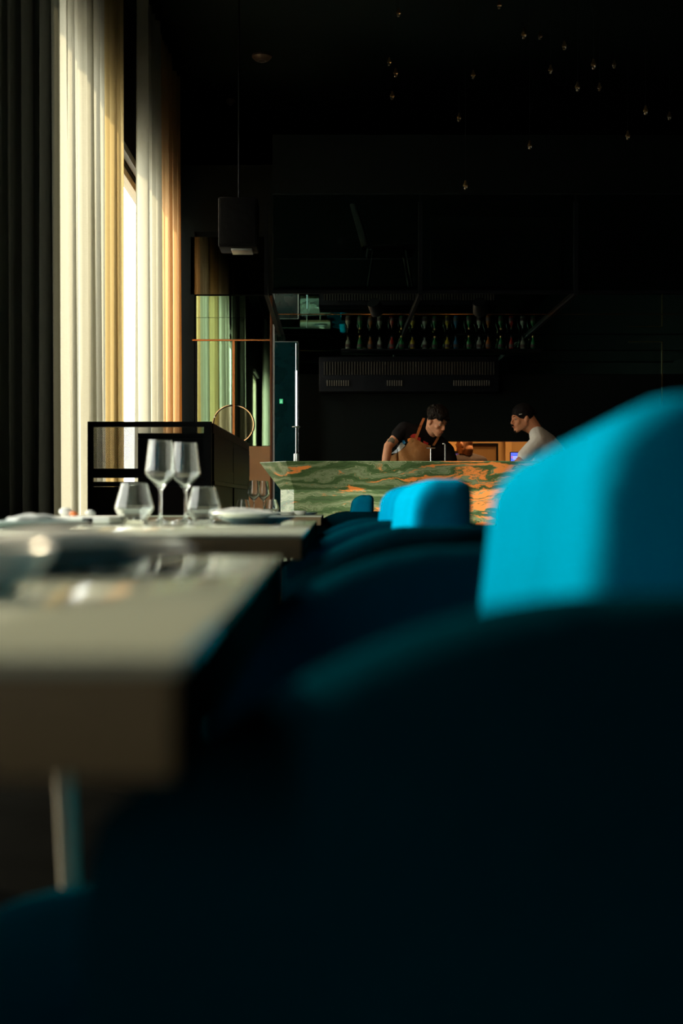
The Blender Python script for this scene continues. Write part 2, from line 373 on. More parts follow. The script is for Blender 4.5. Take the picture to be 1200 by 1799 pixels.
curtain(11.68, 13.25, -1.62, .02, 5.17, .17, .055, 7, 'ochre orange glowing curtain at the far end of the window wall', M['curtain_ochre'], .02)
curtain(4.35, 5.5, -1.62, .02, 5.17, .22, .070, 4, 'cream curtain nearer than the dark one, seen only as a reflection in the mirrored door', M['curtain'])
curtain(-4.8, -3.4, -1.62, .02, 5.17, .25, .070, 5, 'cream curtain behind the viewer, a thin bright strip reflected at the mirrored door edge', M['curtain'])

# ------------------------------------------------------------------ bar block: back wall with the kitchen pass
KY = 12.3
px0, px1 = .90*1.0+.19, 2.15; pz0, pz1 = 1.0, 1.407
px0 = W(785, 0, KY).x
bm = B()
add_box(bm, -.58, px0, KY, KY+.12, 0, 2.05); add_box(bm, px1, XR, KY, KY+.12, 0, 2.05)
add_box(bm, px0, px1, KY, KY+.12, 0, pz0); add_box(bm, px0, px1, KY, KY+.12, pz1, 2.05); add_box(bm, -.58, XR, KY, KY+.12, 2.05, 4.35)
add_box(bm, -.58, XR, KY+.12, YF, 4.25, 4.35)
add_box(bm, -.58, -.46, KY+.12, YF, 0, 4.25)
struct('wall_bar', bm, M['dark_wall'])
# kitchen room behind the pass
struct('wall_kitchen', box(-.4, XR-.02, 14.6, 14.7, 0, 4.2), M['kitchen'])
struct('wall_kitchen_left', box(.55, .65, KY+.13, 14.58, 0, 4.2), M['kitchen'])
t = thing('kitchen_door_panel', 'brown panel in a dark frame on the kitchen back wall, left of the screen', 'panel', (W(851,0,14.55).x, 14.55, 0))
a, b_ = W(829, 779, 14.55), W(877, 779, 14.55); hw = (b_.x-a.x)/2
obj('panel', box(-hw+.02, hw-.02, 0, .035, .02, a.z-.02), M['kitchen_panel'], t)
f = B(); add_box(f, -hw, -hw+.02, -.02, .03, 0, a.z); add_box(f, hw-.02, hw, -.02, .03, 0, a.z); add_box(f, -hw+.02, hw-.02, -.02, .03, a.z-.02, a.z)
obj('frame', f, M['black_metal'], t)
o = tag(obj('kitchen_post', box(-.035, .035, -.03, .03, 0, 3), principled('post_tan', (.62, .38, .16, 1), .5, var=.1)), 'pale tan upright post in the kitchen, between the dark panel and the screen', 'post'); o.location = (W(893, 0, 14.52).x, 14.52, 0)
o = tag(obj('kitchen_pillar', box(-.06, .06, -.05, .05, 0, 3), principled('pillar_tan', (.75, .42, .15, 1), .5, var=.1)), 'bright tan upright at the left edge of the kitchen pass', 'post'); o.location = (W(792, 0, 14.5).x, 14.5, 0)

# blue screen at the pass
s = thing('order_screen', 'small glowing blue order screen beside the man in the white shirt', 'screen', (W(904, 0, 12.9).x, 12.9, 1.058))
obj('casing', box(-.045, .045, 0, .02, 0, .27, bev=.004), M['black_metal'], s)
obj('display', box(-.038, .038, -.003, 0, .10, .262), M['screen_blue'], s)
d = B()
for zz in (.215, .195, .168, .15): add_box(d, -.018, .030, -.005, -.0032, zz, zz+.008)
obj('text_lines', d, M['screen_white'], s)
obj('alert_square', box(-.033, -.020, -.005, -.0032, .205, .228), M['screen_red'], s)
obj('stand', box(-.03, .03, -.05, .08, -.02, 0, bev=.003), M['black_metal'], s)
s = thing('dim_screen', 'small dim purple screen left of the bald man', 'screen', (W(803, 0, 13.9).x, 13.9, .9))
obj('casing', box(-.04, .04, 0, .02, 0, .48, bev=.004), M['black_metal'], s)
obj('display', box(-.032, .032, -.003, 0, .32, .45), M['screen_purple'], s)
kc = struct('trim_1', box(.66, XR-.05, 12.85, 13.05, .0, .88), M['steel'])
kc2 = tag(obj('kitchen_worktop', box(-1.6, 1.6, -.25, .25, 0, .04, bev=.004), M['steel']), 'steel worktop behind the kitchen pass, hidden behind the bar', 'worktop'); kc2.location = (2.3, 14.17, .86)
o = struct('trim_2', box(.75, XR-.05, 13.95, 14.3, 0, .859), M['steel'])

# warm lamps: over the kitchen and over the bar
M['frosted'] = principled('frosted_lens', (.3, .3, .28, 1), .6, var=.05)
def downlight(loc, energy, label, size=.06, rot=(0,0,0), col=(1, .58, .24), ang=110, face='bulb'):
    t = thing('downlight', label, 'ceiling lamp', loc)
    t.rotation_euler = rot
    obj('housing', add_lathe(B(), [(0, .10), (.05, .10), (.06, .0), (.052, 0), (.045, .05), (0, .05)], 24), M['black_metal'], t)
    obj('lamp_face', add_lathe(B(), [(0, .03), (.043, .03), (.043, .045), (0, .045)], 20), M[face], t)
    l = bpy.data.lights.new('downlight_bulb', 'SPOT'); l.energy = energy; l.color = col; l.spot_size = math.radians(ang); l.spot_blend = .6; l.shadow_soft_size = size
    lo = bpy.data.objects.new('downlight_bulb', l); C.objects.link(lo); lo.parent = t; lo.location = (0, 0, .02)
    return t
downlight((1.5, 12.9, 2.9), 220, 'warm downlight over the kitchen, hidden above the pass', size=.15)
downlight((2.1, 13.9, 2.9), 130, 'second warm downlight over the kitchen, deeper in', size=.15)
downlight((.35, 9.97, 2.30), 15, 'warm spot under the mirrored deck aimed at the leaning man', rot=(math.radians(52), 0, math.radians(-28)), size=.05, ang=50, col=(1, .45, .18))
downlight((1.15, 9.97, 2.30), 14, 'warm spot under the mirrored deck aimed at the man in the white shirt', rot=(math.radians(50), 0, math.radians(-15)), size=.05, ang=50, col=(1, .6, .36))

def aim(src, dst):
    q = (Vector(src)-Vector(dst)).to_track_quat('Z', 'Y').to_euler(); return (q.x, q.y, q.z)
for sx_, tx_, wd_ in ((.1, -.05, 'left end'), (.9, .75, 'middle'), (1.8, 1.6, 'right part')):  # spots added out of view to brighten the marble front
    downlight((sx_, 1.2, 4.6), 2500, 'ceiling spot aimed at the %s of the marble bar, above the frame' % wd_, size=.10, rot=aim((sx_, 1.2, 4.6), (tx_, 10, .52)), ang=11, col=(.94, 1, .74), face='frosted')

# ------------------------------------------------------------------ marble bar counter
t = thing('bar_counter', 'long green and orange veined marble bar counter with flared top', 'bar counter', (0, 10, 0))
base_in = [(-.44, .42), (-.305, 0), (3.3, 0)]
ztop = 1.128; zf = .915
def ring(z, off): return z
base = [(-.415, .45), (-.415, .14), (-.305, 0), (3.3, 0), (3.3, .45)]
top = [(-.578, .45), (-.578, .12), (-.36, -.17), (3.3, -.17), (3.3, .45)]
bm = B()
lo_ = [bm.verts.new((x, y, 0)) for x, y in base]; hi = [bm.verts.new((x, y, zf)) for x, y in base]
bm.faces.new(lo_); bm.faces.new(hi)
for i in range(5): bm.faces.new((lo_[i], lo_[(i+1) % 5], hi[(i+1) % 5], hi[i]))
obj('counter_body', bm, M['marble'], t, smooth=False)
bm = B()
a = [bm.verts.new((x, y, zf+.0005)) for x, y in base]; b_ = [bm.verts.new((x, y, ztop)) for x, y in top]
c = [bm.verts.new((x, y, ztop+.004)) for x, y in top]
bm.faces.new(a); bm.faces.new(c)
for i in range(5): bm.faces.new((a[i], a[(i+1) % 5], b_[(i+1) % 5], b_[i])); bm.faces.new((b_[i], b_[(i+1) % 5], c[(i+1) % 5], c[i]))
obj('flared_top', bm, M['marble'], t, smooth=False)
obj('bar_shelf', box(-.30, 3.2, .46, .85, .86, .90, bev=.004), M['steel'], t)
obj('bar_cupboard', box(-.30, 3.2, .47, .80, .08, .855), M['black_wood'], t)

# ------------------------------------------------------------------ mirrored deck above the bar with glass balustrade
DY = 9.9; dz = 2.43
t = thing('mirrored_deck', 'dark mirrored deck over the bar with a smoked glass front', 'mezzanine deck', (0, DY, dz))
xl = W(478, 0, DY).x; xr = 3.9
bounds = [xl, W(738, 0, DY).x, W(1010, 0, DY).x, xr]
for i in range(3):
    obj('mirror_soffit', box(bounds[i]+.004, bounds[i+1]-.004, .0, 1.08, 0, .02), M['dark_mirror'], t, False)
    obj('mirror_soffit', box(bounds[i]+.004, bounds[i+1]-.004, 1.10, 2.38, 0, .02), M['dark_mirror'], t, False)
    obj('glass_panel', box(bounds[i]+.01, bounds[i+1]-.01, -.006, .006, .03, .76), M['balustrade'], t, False)
obj('deck_slab', box(xl, xr, .03, 2.38, .022, .06), M['black_metal'], t, False)
for i, bx in enumerate([W(468, 0, DY).x, bounds[1], bounds[2]]):
    obj('frame_bar', box(bx-.014, bx+.014, -.05, -.012, 0, .70), M['black_metal'], t, False)
    obj('soffit_rib', box(bx-.014, bx+.014, -.05, 2.38, -.022, -.001), M['black_metal'], t, False)
obj('top_trim', box(xl-.0, xr, -.004, .004, .765, .772), M['chrome'], t, False)
obj('middle_trim', box(W(484,0,DY).x, .60, -.012, -.007, .262, .268), M['chrome'], t, False)
obj('edge_trim', box(xl, xr, -.03, 0, -.004, .016), M['black_metal'], t, False)
obj('soffit_joint', box(xl, xr, 1.085, 1.095, -.004, .0), M['copper'], t, False)
struct('trim_3', box(-.58, XR, KY-.02, KY-.001, 2.05, 2.425), M['dark_mirror'])   # mirror band on the bar wall under the deck
# large dark TV on the deck
t = thing('television', 'large black television on the deck behind the glass', 'television', (W(873, 0, 11).x, 11.0, dz+.062))
hw = (W(990,0,11).x-W(757,0,11).x)/2; hz = W(0,378,11).z-dz-.062
obj('screen', box(-hw+.02, hw-.02, -.012, .0, .16, hz-.02), principled('dead_screen', (.003,.003,.003,1), .5, var=.1), t)
obj('casing', box(-hw, hw, 0, .05, .14, hz, bev=.008), M['black_metal'], t)
obj('stand', box(-.3, .3, -.12, .16, 0, .02, bev=.005), M['black_metal'], t)
obj('stand_post', box(-.05, .05, .01, .06, .02, .15), M['black_metal'], t)
# black chair on the deck
def deck_chair(px, Y, rot, label):
    t = thing('black_side_chair', label, 'chair', (W(px, 0, Y).x, Y, dz+.061), rot, 'black chairs on the deck')
    st = hull([((-.17, -.17, .42), .025), ((.19, -.17, .43), .025), ((-.17, .17, .42), .025), ((.19, .17, .43), .025)])
    obj('seat', st, M['black_cloth'], t)
    bk = B(); n = 12; g = []
    for i in range(n+1):
        row = []
        for j in range(n+1):
            u = (i/n-.5)*2; v = j/n; wd = .17*(1-.25*v**3)
            row.append((-.17-.10*v-.04*(1-u*u), u*wd, .45+.36*v-.03*abs(u)**3*v))
        g.append(row)
    for off in (0, .02):
        vv = [[bk.verts.new((p[0]-off, p[1], p[2])) for p in row] for row in g]
        for i in range(n):
            for j in range(n): bk.faces.new((vv[i][j], vv[i+1][j], vv[i+1][j+1], vv[i][j+1]))
    obj('backrest', bk, M['black_cloth'], t)
    for sx, sy in ((-1,-1), (-1,1), (1,-1), (1,1)):
        obj('leg', add_tube(B(), [(sx*.13, sy*.14, .42), (sx*.20, sy*.20, 0)], [.013, .009], 8), M['black_metal'], t)
deck_chair(684, 10.7, 0, 'black side chair on the deck, left of the television')
# loudspeaker near the end of the deck, modelled in place of its reflection
t = thing('loudspeaker', 'black loudspeaker hanging on a rod left of the glass deck front', 'loudspeaker', (W(420, 0, 9.3).x, 9.3, W(0, 440, 9.3).z))
obj('cabinet', box(-.14, .14, -.12, .12, 0, .36, bev=.012), M['black_cloth'], t)
obj('bracket', box(-.05, .10, -.10, .06, -.02, -.001, bev=.004), M['grey_metal'], t)
obj('grille', box(-.125, .125, -.128, -.121, .02, .34, bev=.003), M['black_cloth'], t)
obj('hanging_rod', add_tube(B(), [(0, 0, .36), (0, 0, H-W(0, 440, 9.3).z)], .006, 10), M['black_metal'], t)
# added shelf and bottles, modelled in place of reflections in the dark mirror
t = tag(obj('bottle_shelf', box(-.95, .95, -.09, .09, -.015, 0, bev=.003), M['black_metal']), 'thin black shelf high on the bar wall carrying small bottles', 'shelf')
SX, SY, SZ = W(775, 0, 12.18).x, 12.18, 2.27; t.location = (SX, SY, SZ)
cols = {'green': (.01, .10, .03, 1), 'amber': (.12, .04, .008, 1), 'clear': (.14, .18, .15, 1), 'red': (.14, .01, .008, 1), 'yellow': (.20, .17, .02, 1), 'blue': (.01, .06, .12, 1)}
gm = {k: principled('bottle_'+k, v, .12, var=.1) for k, v in cols.items()}
seq = ['clear', 'green', 'amber', 'clear', 'red', 'green', 'yellow', 'clear', 'green', 'yellow', 'blue', 'green', 'clear', 'amber', 'green', 'red', 'clear', 'green']
ordw = ['first', 'second', 'third', 'fourth', 'fifth', 'sixth']; cnt = {}
tot = {k: seq.count(k) for k in cols}
lib = {}
for i, k in enumerate(seq):
    cnt[k] = cnt.get(k, 0)+1
    lab = f'small {k} glass bottle on the high bar shelf' + (f', {ordw[cnt[k]-1]} {k} one from the left' if tot[k] > 1 else ', the only one of its colour')
    loc = (SX-.88+i*.103+random.uniform(-.015, .015), SY+random.uniform(-.03, .02), SZ+.0005)
    if k not in lib:
        r = thing('small_bottle', lab, 'bottle', loc, 0, 'small bottles on the high shelf')
        obj('bottle_glass', add_lathe(B(), [(0, 0), (.021, 0), (.024, .004), (.024, .065), (.018, .082), (.009, .094), (.009, .115), (0, .115)], 20), gm[k], r)
        obj('cap', add_lathe(B(), [(0, .1155), (.0105, .1155), (.0105, .13), (0, .13)], 16), M['brass' if i % 2 else 'black_metal'], r)
        obj('bottle_label', add_lathe(B(), [(.0245, .018), (.0248, .018), (.0248, .048), (.0245, .048)], 20, closed=True), M['brown_cloth'], r)
        lib[k] = r
    else: dup(lib[k], loc, random.uniform(0, 6), lab)
# extractor hood with slatted filters on the bar wall
hx0, hx1 = W(560, 0, 11.9).x, W(880, 0, 11.9).x
t = thing('extractor_hood', 'dark steel extractor hood with vertical slats on the bar wall', 'extractor hood', ((hx0+hx1)/2, 12.05, 1.86))
hw = (hx1-hx0)/2
obj('hood_body', box(-hw, hw, .0, .2495, 0, .33, bev=.01), M['black_metal'], t)
sl = B(); n = 62
for i in range(n): x = -hw+.05+i*(2*hw-.1)/(n-1); add_box(sl, x-.006, x+.006, -.015, -.001, .16, .28)
obj('filter_slats', sl, M['steel'], t)
ps_ = principled('pale_steel', (.16, .15, .13, 1), .4, .6, var=.2)
for x0_, x1_ in ((W(575,0,11.9).x, W(620,0,11.9).x), (W(682,0,11.9).x, W(715,0,11.9).x), (W(800,0,11.9).x, W(868,0,11.9).x)):
    k = int((x1_-x0_)/.022); sl = B()
    for i in range(k): x = x0_+i*.022-(hx0+hx1)/2; add_box(sl, x-.006, x+.004, -.02, -.001, .055, .105)
    obj('lower_slats', sl, ps_, t)
# brass outline of a doorway on the right of the bar wall
t = thing('door_outline', 'thin brass door outline on the dark wall at far right', 'door frame', (W(1163, 0, KY-.02).x, KY-.02, 0))
zt = W(0, 600, KY-.02).z
obj('jamb', box(-.005, .005, -.01, .01, 0, zt), M['brass'], t); obj('head_trim', box(-.32, -.0055, -.01, .01, zt-.008, zt), M['brass'], t)

# ------------------------------------------------------------------ mirrored double door at the end of the room
DD = 13.4
x0, x1, xc = W(345,0,DD).x, W(475,0,DD).x, W(410.5,0,DD).x; zd = W(0,598,DD).z; zm = W(0,783,DD).z
bm = B(); add_box(bm, WX, x0-.02, DD, DD+.1, 0, 4.35); add_box(bm, x0-.02, x1+.03, DD, DD+.1, 3.65, 4.35)
add_box(bm, WX, -.58, DD+.1, YF, 4.25, 4.35); add_box(bm, x1+.045, -.58, DD, DD+.1, 0, 4.35)
add_box(bm, x0-.02, x1+.03, DD+.03, DD+.1, 0, 3.65)
struct('wall_entry', bm, M['dark_wall'])
d = bpy.data.objects.new('door_1', None); C.objects.link(d); d['kind'] = 'structure'; d.location = (xc, DD, 0)
for s, e0, e1 in ((-1, x0+.012-xc, -.014), (1, .014, x1-xc-.004)):
    struct('door_mirror', box(e0, e1, .0, .02, zm, zd-.008), M['green_mirror'], d)
    struct('door_panel', box(e0, e1, .0, .02, .01, zm-.006), M['tan_panel'], d)
struct('center_bar', box(-.012, .012, -.012, .02, .01, zd-.008), M['copper'], d)
struct('head_bar', box(x0-xc-.04, x1-xc+.02, -.015, .02, zd-.006, zd+.008), M['copper'], d)
struct('left_jamb', box(x0-xc-.012, x0-xc+.010, -.01, .02, 0, zd-.008), M['black_metal'], d)
struct('hinge', box(x1-xc+.002, x1-xc+.016, -.02, .0, zd-.32, zd-.22), M['copper'], d)
# round pull plates, half on each leaf
zc = W(0, 746, DD).z; R_ = 33.5*DD/F
for s in (-1, 1):
    n = 30; bm = B(); pl = B()
    pts = [(s*(.013+R_*math.sin(math.pi*i/n)), -.03, R_*math.cos(math.pi*i/n)+zc) for i in range(n+1)]
    add_tube(bm, pts, .009, 8)
    o = struct('round_handle', bm, M['chrome'], d, True)
    add_prism(pl, [(s*.013, zc-R_)]+[(s*(.013+R_*math.sin(math.pi*i/n)), zc-R_*math.cos(math.pi*i/n)) for i in range(1, n)]+[(s*.013, zc+R_)], -.024, -.012)
    struct('handle_plate', pl, M['smoke_mirror'] if False else mirror_mat('bronze_mirror', (.36, .36, .24, 1), .03), o)
# glass bands above the door
t = thing('overdoor_mirror', 'green tinted mirror band above the round handled double door', 'mirror', (xc, DD, zd+.012))
za = W(0,520,DD).z-zd-.012; zj = W(0,558,DD).z-zd-.012
obj('lower_pane', box(x0-xc, x1-xc, 0, .02, 0, zj-.002), M['green_mirror'], t, False)
obj('upper_pane', box(x0-xc, x1-xc, 0, .02, zj+.002, za), M['green_mirror'], t, False)
t = tag(obj('smoked_mirror', box(-.40, .40, 0, .02, 0, .60), M['smoke_mirror'], None, False), 'smoked mirror panel above the green band, showing an amber curtain', 'mirror'); t.location = (W(335,0,DD).x+.40, DD, W(0,518,DD).z+.005)
t = tag(obj('copper_post', box(-.018, .018, -.02, .02, 0, zd+.45, bev=.003), principled('dark_copper', (.08, .035, .02, 1), .4, .7, var=.2)), 'dark copper post between the mirrored door and the teal glass', 'post'); t.location = (W(477.5,0,13.3).x, 13.3, 0)
t = tag(obj('steel_post', box(-.008, .008, -.01, .01, 0, 2.5), M['grey_metal']), 'slim pale steel post at the left end of the deck', 'post'); t.location = (W(481,0,12.1).x, 12.1, 0)
# teal glass screen beside the bar
t = thing('glass_screen', 'dark teal glass screen with fine steel edge left behind the bar', 'glass screen', (W(503,0,12.0).x, 12.0, 0))
zt = W(0,600,12).z; hw = (W(523,0,12).x-W(483,0,12).x)/2
obj('glass_sheet', box(-hw, hw, -.004, .004, .01, zt-.006), M['teal_glass'], t, False)
obj('top_edge', box(-hw, hw, -.005, .005, zt-.005, zt), M['grey_metal'], t, False)
obj('side_edge', box(hw+.0005, hw+.009, -.006, .006, 0, zt), M['chrome'], t, False)
t = thing('exit_sign', 'tiny green glowing exit sign left of the tube lamp', 'sign', (W(494,0,11.97).x, 11.97, W(0,709,11.97).z))
obj('sign_face', box(-.016, .016, 0, .012, 0, .043), M['sign_green'], t, False)  # glowing plate stands in for a green reflection on the glass
pg = B(); add_box(pg, -.004, .002, -.002, -.0005, .012, .026); add_box(pg, -.003, .003, -.002, -.0005, .028, .034); add_box(pg, -.010, -.004, -.002, -.0005, .008, .013); add_box(pg, .002, .006, -.002, -.0005, .007, .018)
obj('pictogram', pg, M['sign_pale'], t, False)
# slim rod on the bar; its bright reflection is drawn as emission
lx = W(520.5, 0, 10.15)
t = thing('tube_lamp', 'tall slim tube lamp with white glowing rod on the left end of the bar', 'lamp', (lx.x, 10.15, ztop+.0045))
L0 = ztop
zz = lambda py: W(0, py, 10.15).z-L0
obj('base', add_lathe(B(), [(0, 0), (.022, 0), (.022, zz(799)), (.020, zz(798)), (0, zz(798))], 28), M['grey_metal'], t)
obj('stem', add_cyl(B(), (0, 0, 0), .006, zz(798), zz(752), 16), M['chrome'], t)
obj('disc', add_lathe(B(), [(0, zz(752)), (.030, zz(752)), (.034, zz(751)), (.030, zz(750)), (0, zz(750))], 28), M['grey_metal'], t)
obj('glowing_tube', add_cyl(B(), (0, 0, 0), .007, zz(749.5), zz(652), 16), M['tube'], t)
obj('upper_rod', add_cyl(B(), (0, 0, 0), .005, zz(651.5), zz(604), 16), M['chrome'], t)
# small stand and rod on the bar near the leaning man
p = W(757, 0, 10.2)
t = thing('disc_stand', 'small steel stand with round top plate on the bar before the leaning man', 'stand', (p.x, 10.2, ztop+.0045))
obj('foot', add_lathe(B(), [(0, 0), (.03, 0), (.03, .006), (0, .006)], 24), M['steel'], t)
obj('post', add_cyl(B(), (0, 0, 0), .005, .006, .112, 12), M['chrome'], t)
obj('plate', add_lathe(B(), [(0, .112), (.034, .112), (.037, .118), (0, .118)], 28), M['grey_metal'], t)
p = W(782, 0, 10.25)
t = thing('bar_tap', 'thin dark upright tap with pale tip at the left of the pass', 'tap', (p.x, 10.25, ztop+.0045))
obj('post', add_tube(B(), [(0, 0, 0), (0, 0, .145), (-.006, 0, .152), (-.014, 0, .152)], .005, 10), M['grey_metal'], t)
obj('tip', hull([((-.016, 0, .152), .006)]), M['porcelain'], t)

# ------------------------------------------------------------------ ceiling fittings
def detector(px, py, r, label):
    Y = (H-EYE)*F/(VY-py); t = thing('smoke_detector', label, 'smoke detector', (W(px,0,Y).x, Y, H-.0005))
    obj('housing', add_lathe(B(), [(0, 0), (r, 0), (r, -.02), (r*.7, -.05), (r*.45, -.055), (0, -.055)], 36), principled('detector_brown', (.05, .035, .03, 1), .4, var=.1), t)
    obj('sensor_ring', add_lathe(B(), [(r*.40, -.0555), (r*.44, -.0555), (r*.44, -.062), (r*.40, -.062)], 30, closed=True), M['grey_metal'], t)
detector(460, 97, .10, 'round brown smoke detector on the dark ceiling, the larger one')
detector(405, 175, .05, 'small smoke detector on the ceiling, below and left of the larger one')
pend = [(129,47,9.2,'second highest at the left side of the cluster'),(508,17,8.6,'highest of all, at the top edge of the frame'),(601,129,7.8,'large one hanging right of the topmost pendant'),
 (662,133,9.6,'small one close right of the large upper pendant'),(753,171,9.0,'just right of the pair near the top'),(94,231,9.9,'highest in the column of three at the left'),
 (118,273,9.4,'middle of the column of three at the left'),(105,359,9.6,'lowest in the column of three at the left'),(410,281,9.0,'alone in the middle of the cluster'),
 (701,261,9.3,'lower left neighbour of the upper right group'),(863,243,8.0,'largest of the right hand group'),(941,241,10.0,'faint one right of the largest in the right hand group'),
 (803,327,8.5,'left one of the lower pair in the right hand group'),(885,327,9.9,'right one of the lower pair in the right hand group'),(357,441,9.6,'just above the lowest pendant on a long cord'),
 (623,546,9.0,'second lowest, hanging under the centre of the cluster'),(1059,416,8.6,'left one of the two near the right edge'),(1149,436,9.6,'outermost at the right edge of the frame'),
 (992,510,9.0,'lowest of the right hand side'),(381,697,9.0,'lowest of all on the longest cord')]
pr = None
capm = B(); bodym = B()
for zx, zy, Y, desc in pend:
    p = W(640+zx/2.143, zy/2.143+5, Y); lab = 'tiny brass pendant lamp, '+desc; cord = H-p.z
    if pr is None:
        pr = thing('pendant_lamp', lab, 'pendant lamp', p, 0, 'tiny brass pendants over the room')
        obj('socket', add_lathe(B(), [(0, .028), (.006, .028), (.008, .05), (.012, .03), (.016, .018), (.016, .012), (0, .012)][:1]+[(.016, .012), (.016, .022), (.009, .034), (.006, .052), (0, .052)], 16), M['brass'], pr)
        obj('glass_bulb', add_lathe(B(), [(0, -.012), (.009, -.010), (.013, .0), (.011, .009), (0, .0115)], 16), M['glass'], pr)
        obj('filament', add_lathe(B(), [(0, -.008), (.004, -.007), (.004, .005), (0, .006)], 10), M['brass'], pr)
        q = pr
    else:
        q = thing('pendant_lamp', lab, 'pendant lamp', p, 0, 'tiny brass pendants over the room')
        for ch in [c_ for c_ in pr.children if not c_.name.startswith('cord')]:
            c_ = ch.copy(); C.objects.link(c_); c_.parent = q
    obj('cord', add_tube(B(), [(0, 0, .052), (0, 0, cord)], .0010, 5), M['black_metal'], q)

# ------------------------------------------------------------------ mesh backed cabinet
t = thing('service_cabinet', 'black service cabinet with mesh back screen between tables and bar', 'cabinet', (-1.0, 6.9, 0))
fx0, fx1 = W(155,0,6.9).x+1.0, W(372,0,6.9).x+1.0; ft = W(0,741,6.9).z
zA = W(0,752,6.9).z; zB = W(0,823,6.9).z; zC = W(0,838,6.9).z; zD = W(0,851,6.9).z
f = B(); pw = .026
for a, b_ in ((fx0, fx0+pw), (fx1-.040, fx1)): add_box(f, a, b_, -.02, .02, 0, ft)
for a, b_ in ((ft-.028, ft), (zC-.005, zB), (zD-.012, zD+.014)): add_box(f, fx0+pw, fx1-.04, -.018, .018, min(a,b_), max(a,b_))
obj('frame', f, M['black_metal'], t, False)
obj('mesh_screen', box(fx0+pw, fx1-.041, -.002, .0, zB+.001, ft-.029), M['mesh'], t, False)
obj('lower_panel', box(fx0+pw, fx1-.041, -.008, .008, .02, zD-.013), M['black_wood'], t, False)
# body running away from the screen
yb = 2.3; xa, xb = -.055, .345; x2 = xb+.045
def skew(bm):
    for v in bm.verts: v.co.x += .045*max(0, v.co.y)/yb*(1 if v.co.x > .2 else 0)
    return bm
def bx(*a): return skew(box(*a))
obj('cabinet_body', bx(xa, xb-.005, .03, yb, .06, 1.155), M['black_wood'], t, False)
obj('cabinet_top', bx(xa, xb-.004, .03, yb, 1.157, 1.185), M['black_wood'], t, False)
obj('side_rail', bx(xb-.02, xb+.008, .021, yb, 1.187, 1.238), M['edge_wood'], t, False)
for a, b_ in ((.04, 1.13), (1.145, yb-.01)):
    dr = obj('door', bx(xb-.004, xb+.010, a, b_, .93, 1.184), M['black_wood'], t, False)
    hd = obj('handle_slot', bx(xb+.0105, xb+.013, b_-.04, b_-.015, 1.0, 1.15), M['black_metal'], dr, False)
obj('shelf_edge', bx(xb-.004, xb+.014, .03, yb, .905, .928), M['edge_wood'], t, False)
for a, b_ in ((.04, 1.13), (1.145, yb-.01)):
    obj('lower_door', bx(xb-.004, xb+.006, a, b_, .07, .903), M['black_metal'], t, False)
obj('upright', bx(xb-.003, xb+.014, 1.131, 1.144, .07, .904), M['edge_wood'], t, False)
obj('plinth', bx(xa+.02, xb-.03, .05, yb-.02, 0, .059), M['black_metal'], t, False)

# ------------------------------------------------------------------ tables
TX = -.05; TZ = .75
def table(y0, y1, label, wdt=1.1, legm='black_metal'):
    yc = (y0+y1)/2; hl = (y1-y0)/2
    t = thing('dining_table', label, 'table', (TX-wdt/2, yc, 0), 0, 'beige stone dining tables along the windows')
    obj('tabletop', box(-wdt/2, wdt/2, -hl, hl, TZ-.006, TZ, bev=.0015), M['table'], t)
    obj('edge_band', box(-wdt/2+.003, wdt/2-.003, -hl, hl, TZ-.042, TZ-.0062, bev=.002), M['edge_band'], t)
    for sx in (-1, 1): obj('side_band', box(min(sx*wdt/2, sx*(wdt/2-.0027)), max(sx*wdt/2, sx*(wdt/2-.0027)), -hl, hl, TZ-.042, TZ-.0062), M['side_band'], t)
    obj('apron_frame', box(-wdt/2+.10, wdt/2-.10, -hl+.10, hl-.10, TZ-.066, TZ-.0425), M['black_metal'], t)
    for sx in (-1, 1):
        for sy in (-1, 1):
            obj('leg', add_tube(B(), [(sx*(wdt/2-.185), sy*(hl-.14), TZ-.0665), (sx*(wdt/2-.16), sy*(hl-.11), 0)], [.010, .008], 14), M[legm], t)
    return t
table(.425, 1.24, 'nearest beige stone table, blurred, at the lower left', legm='sill')
table(2.12, 3.95, 'second beige stone table, set with the large wine glasses')
table(5.6, 7.1 - .35, 'farthest small stone table, in front of the marble bar')

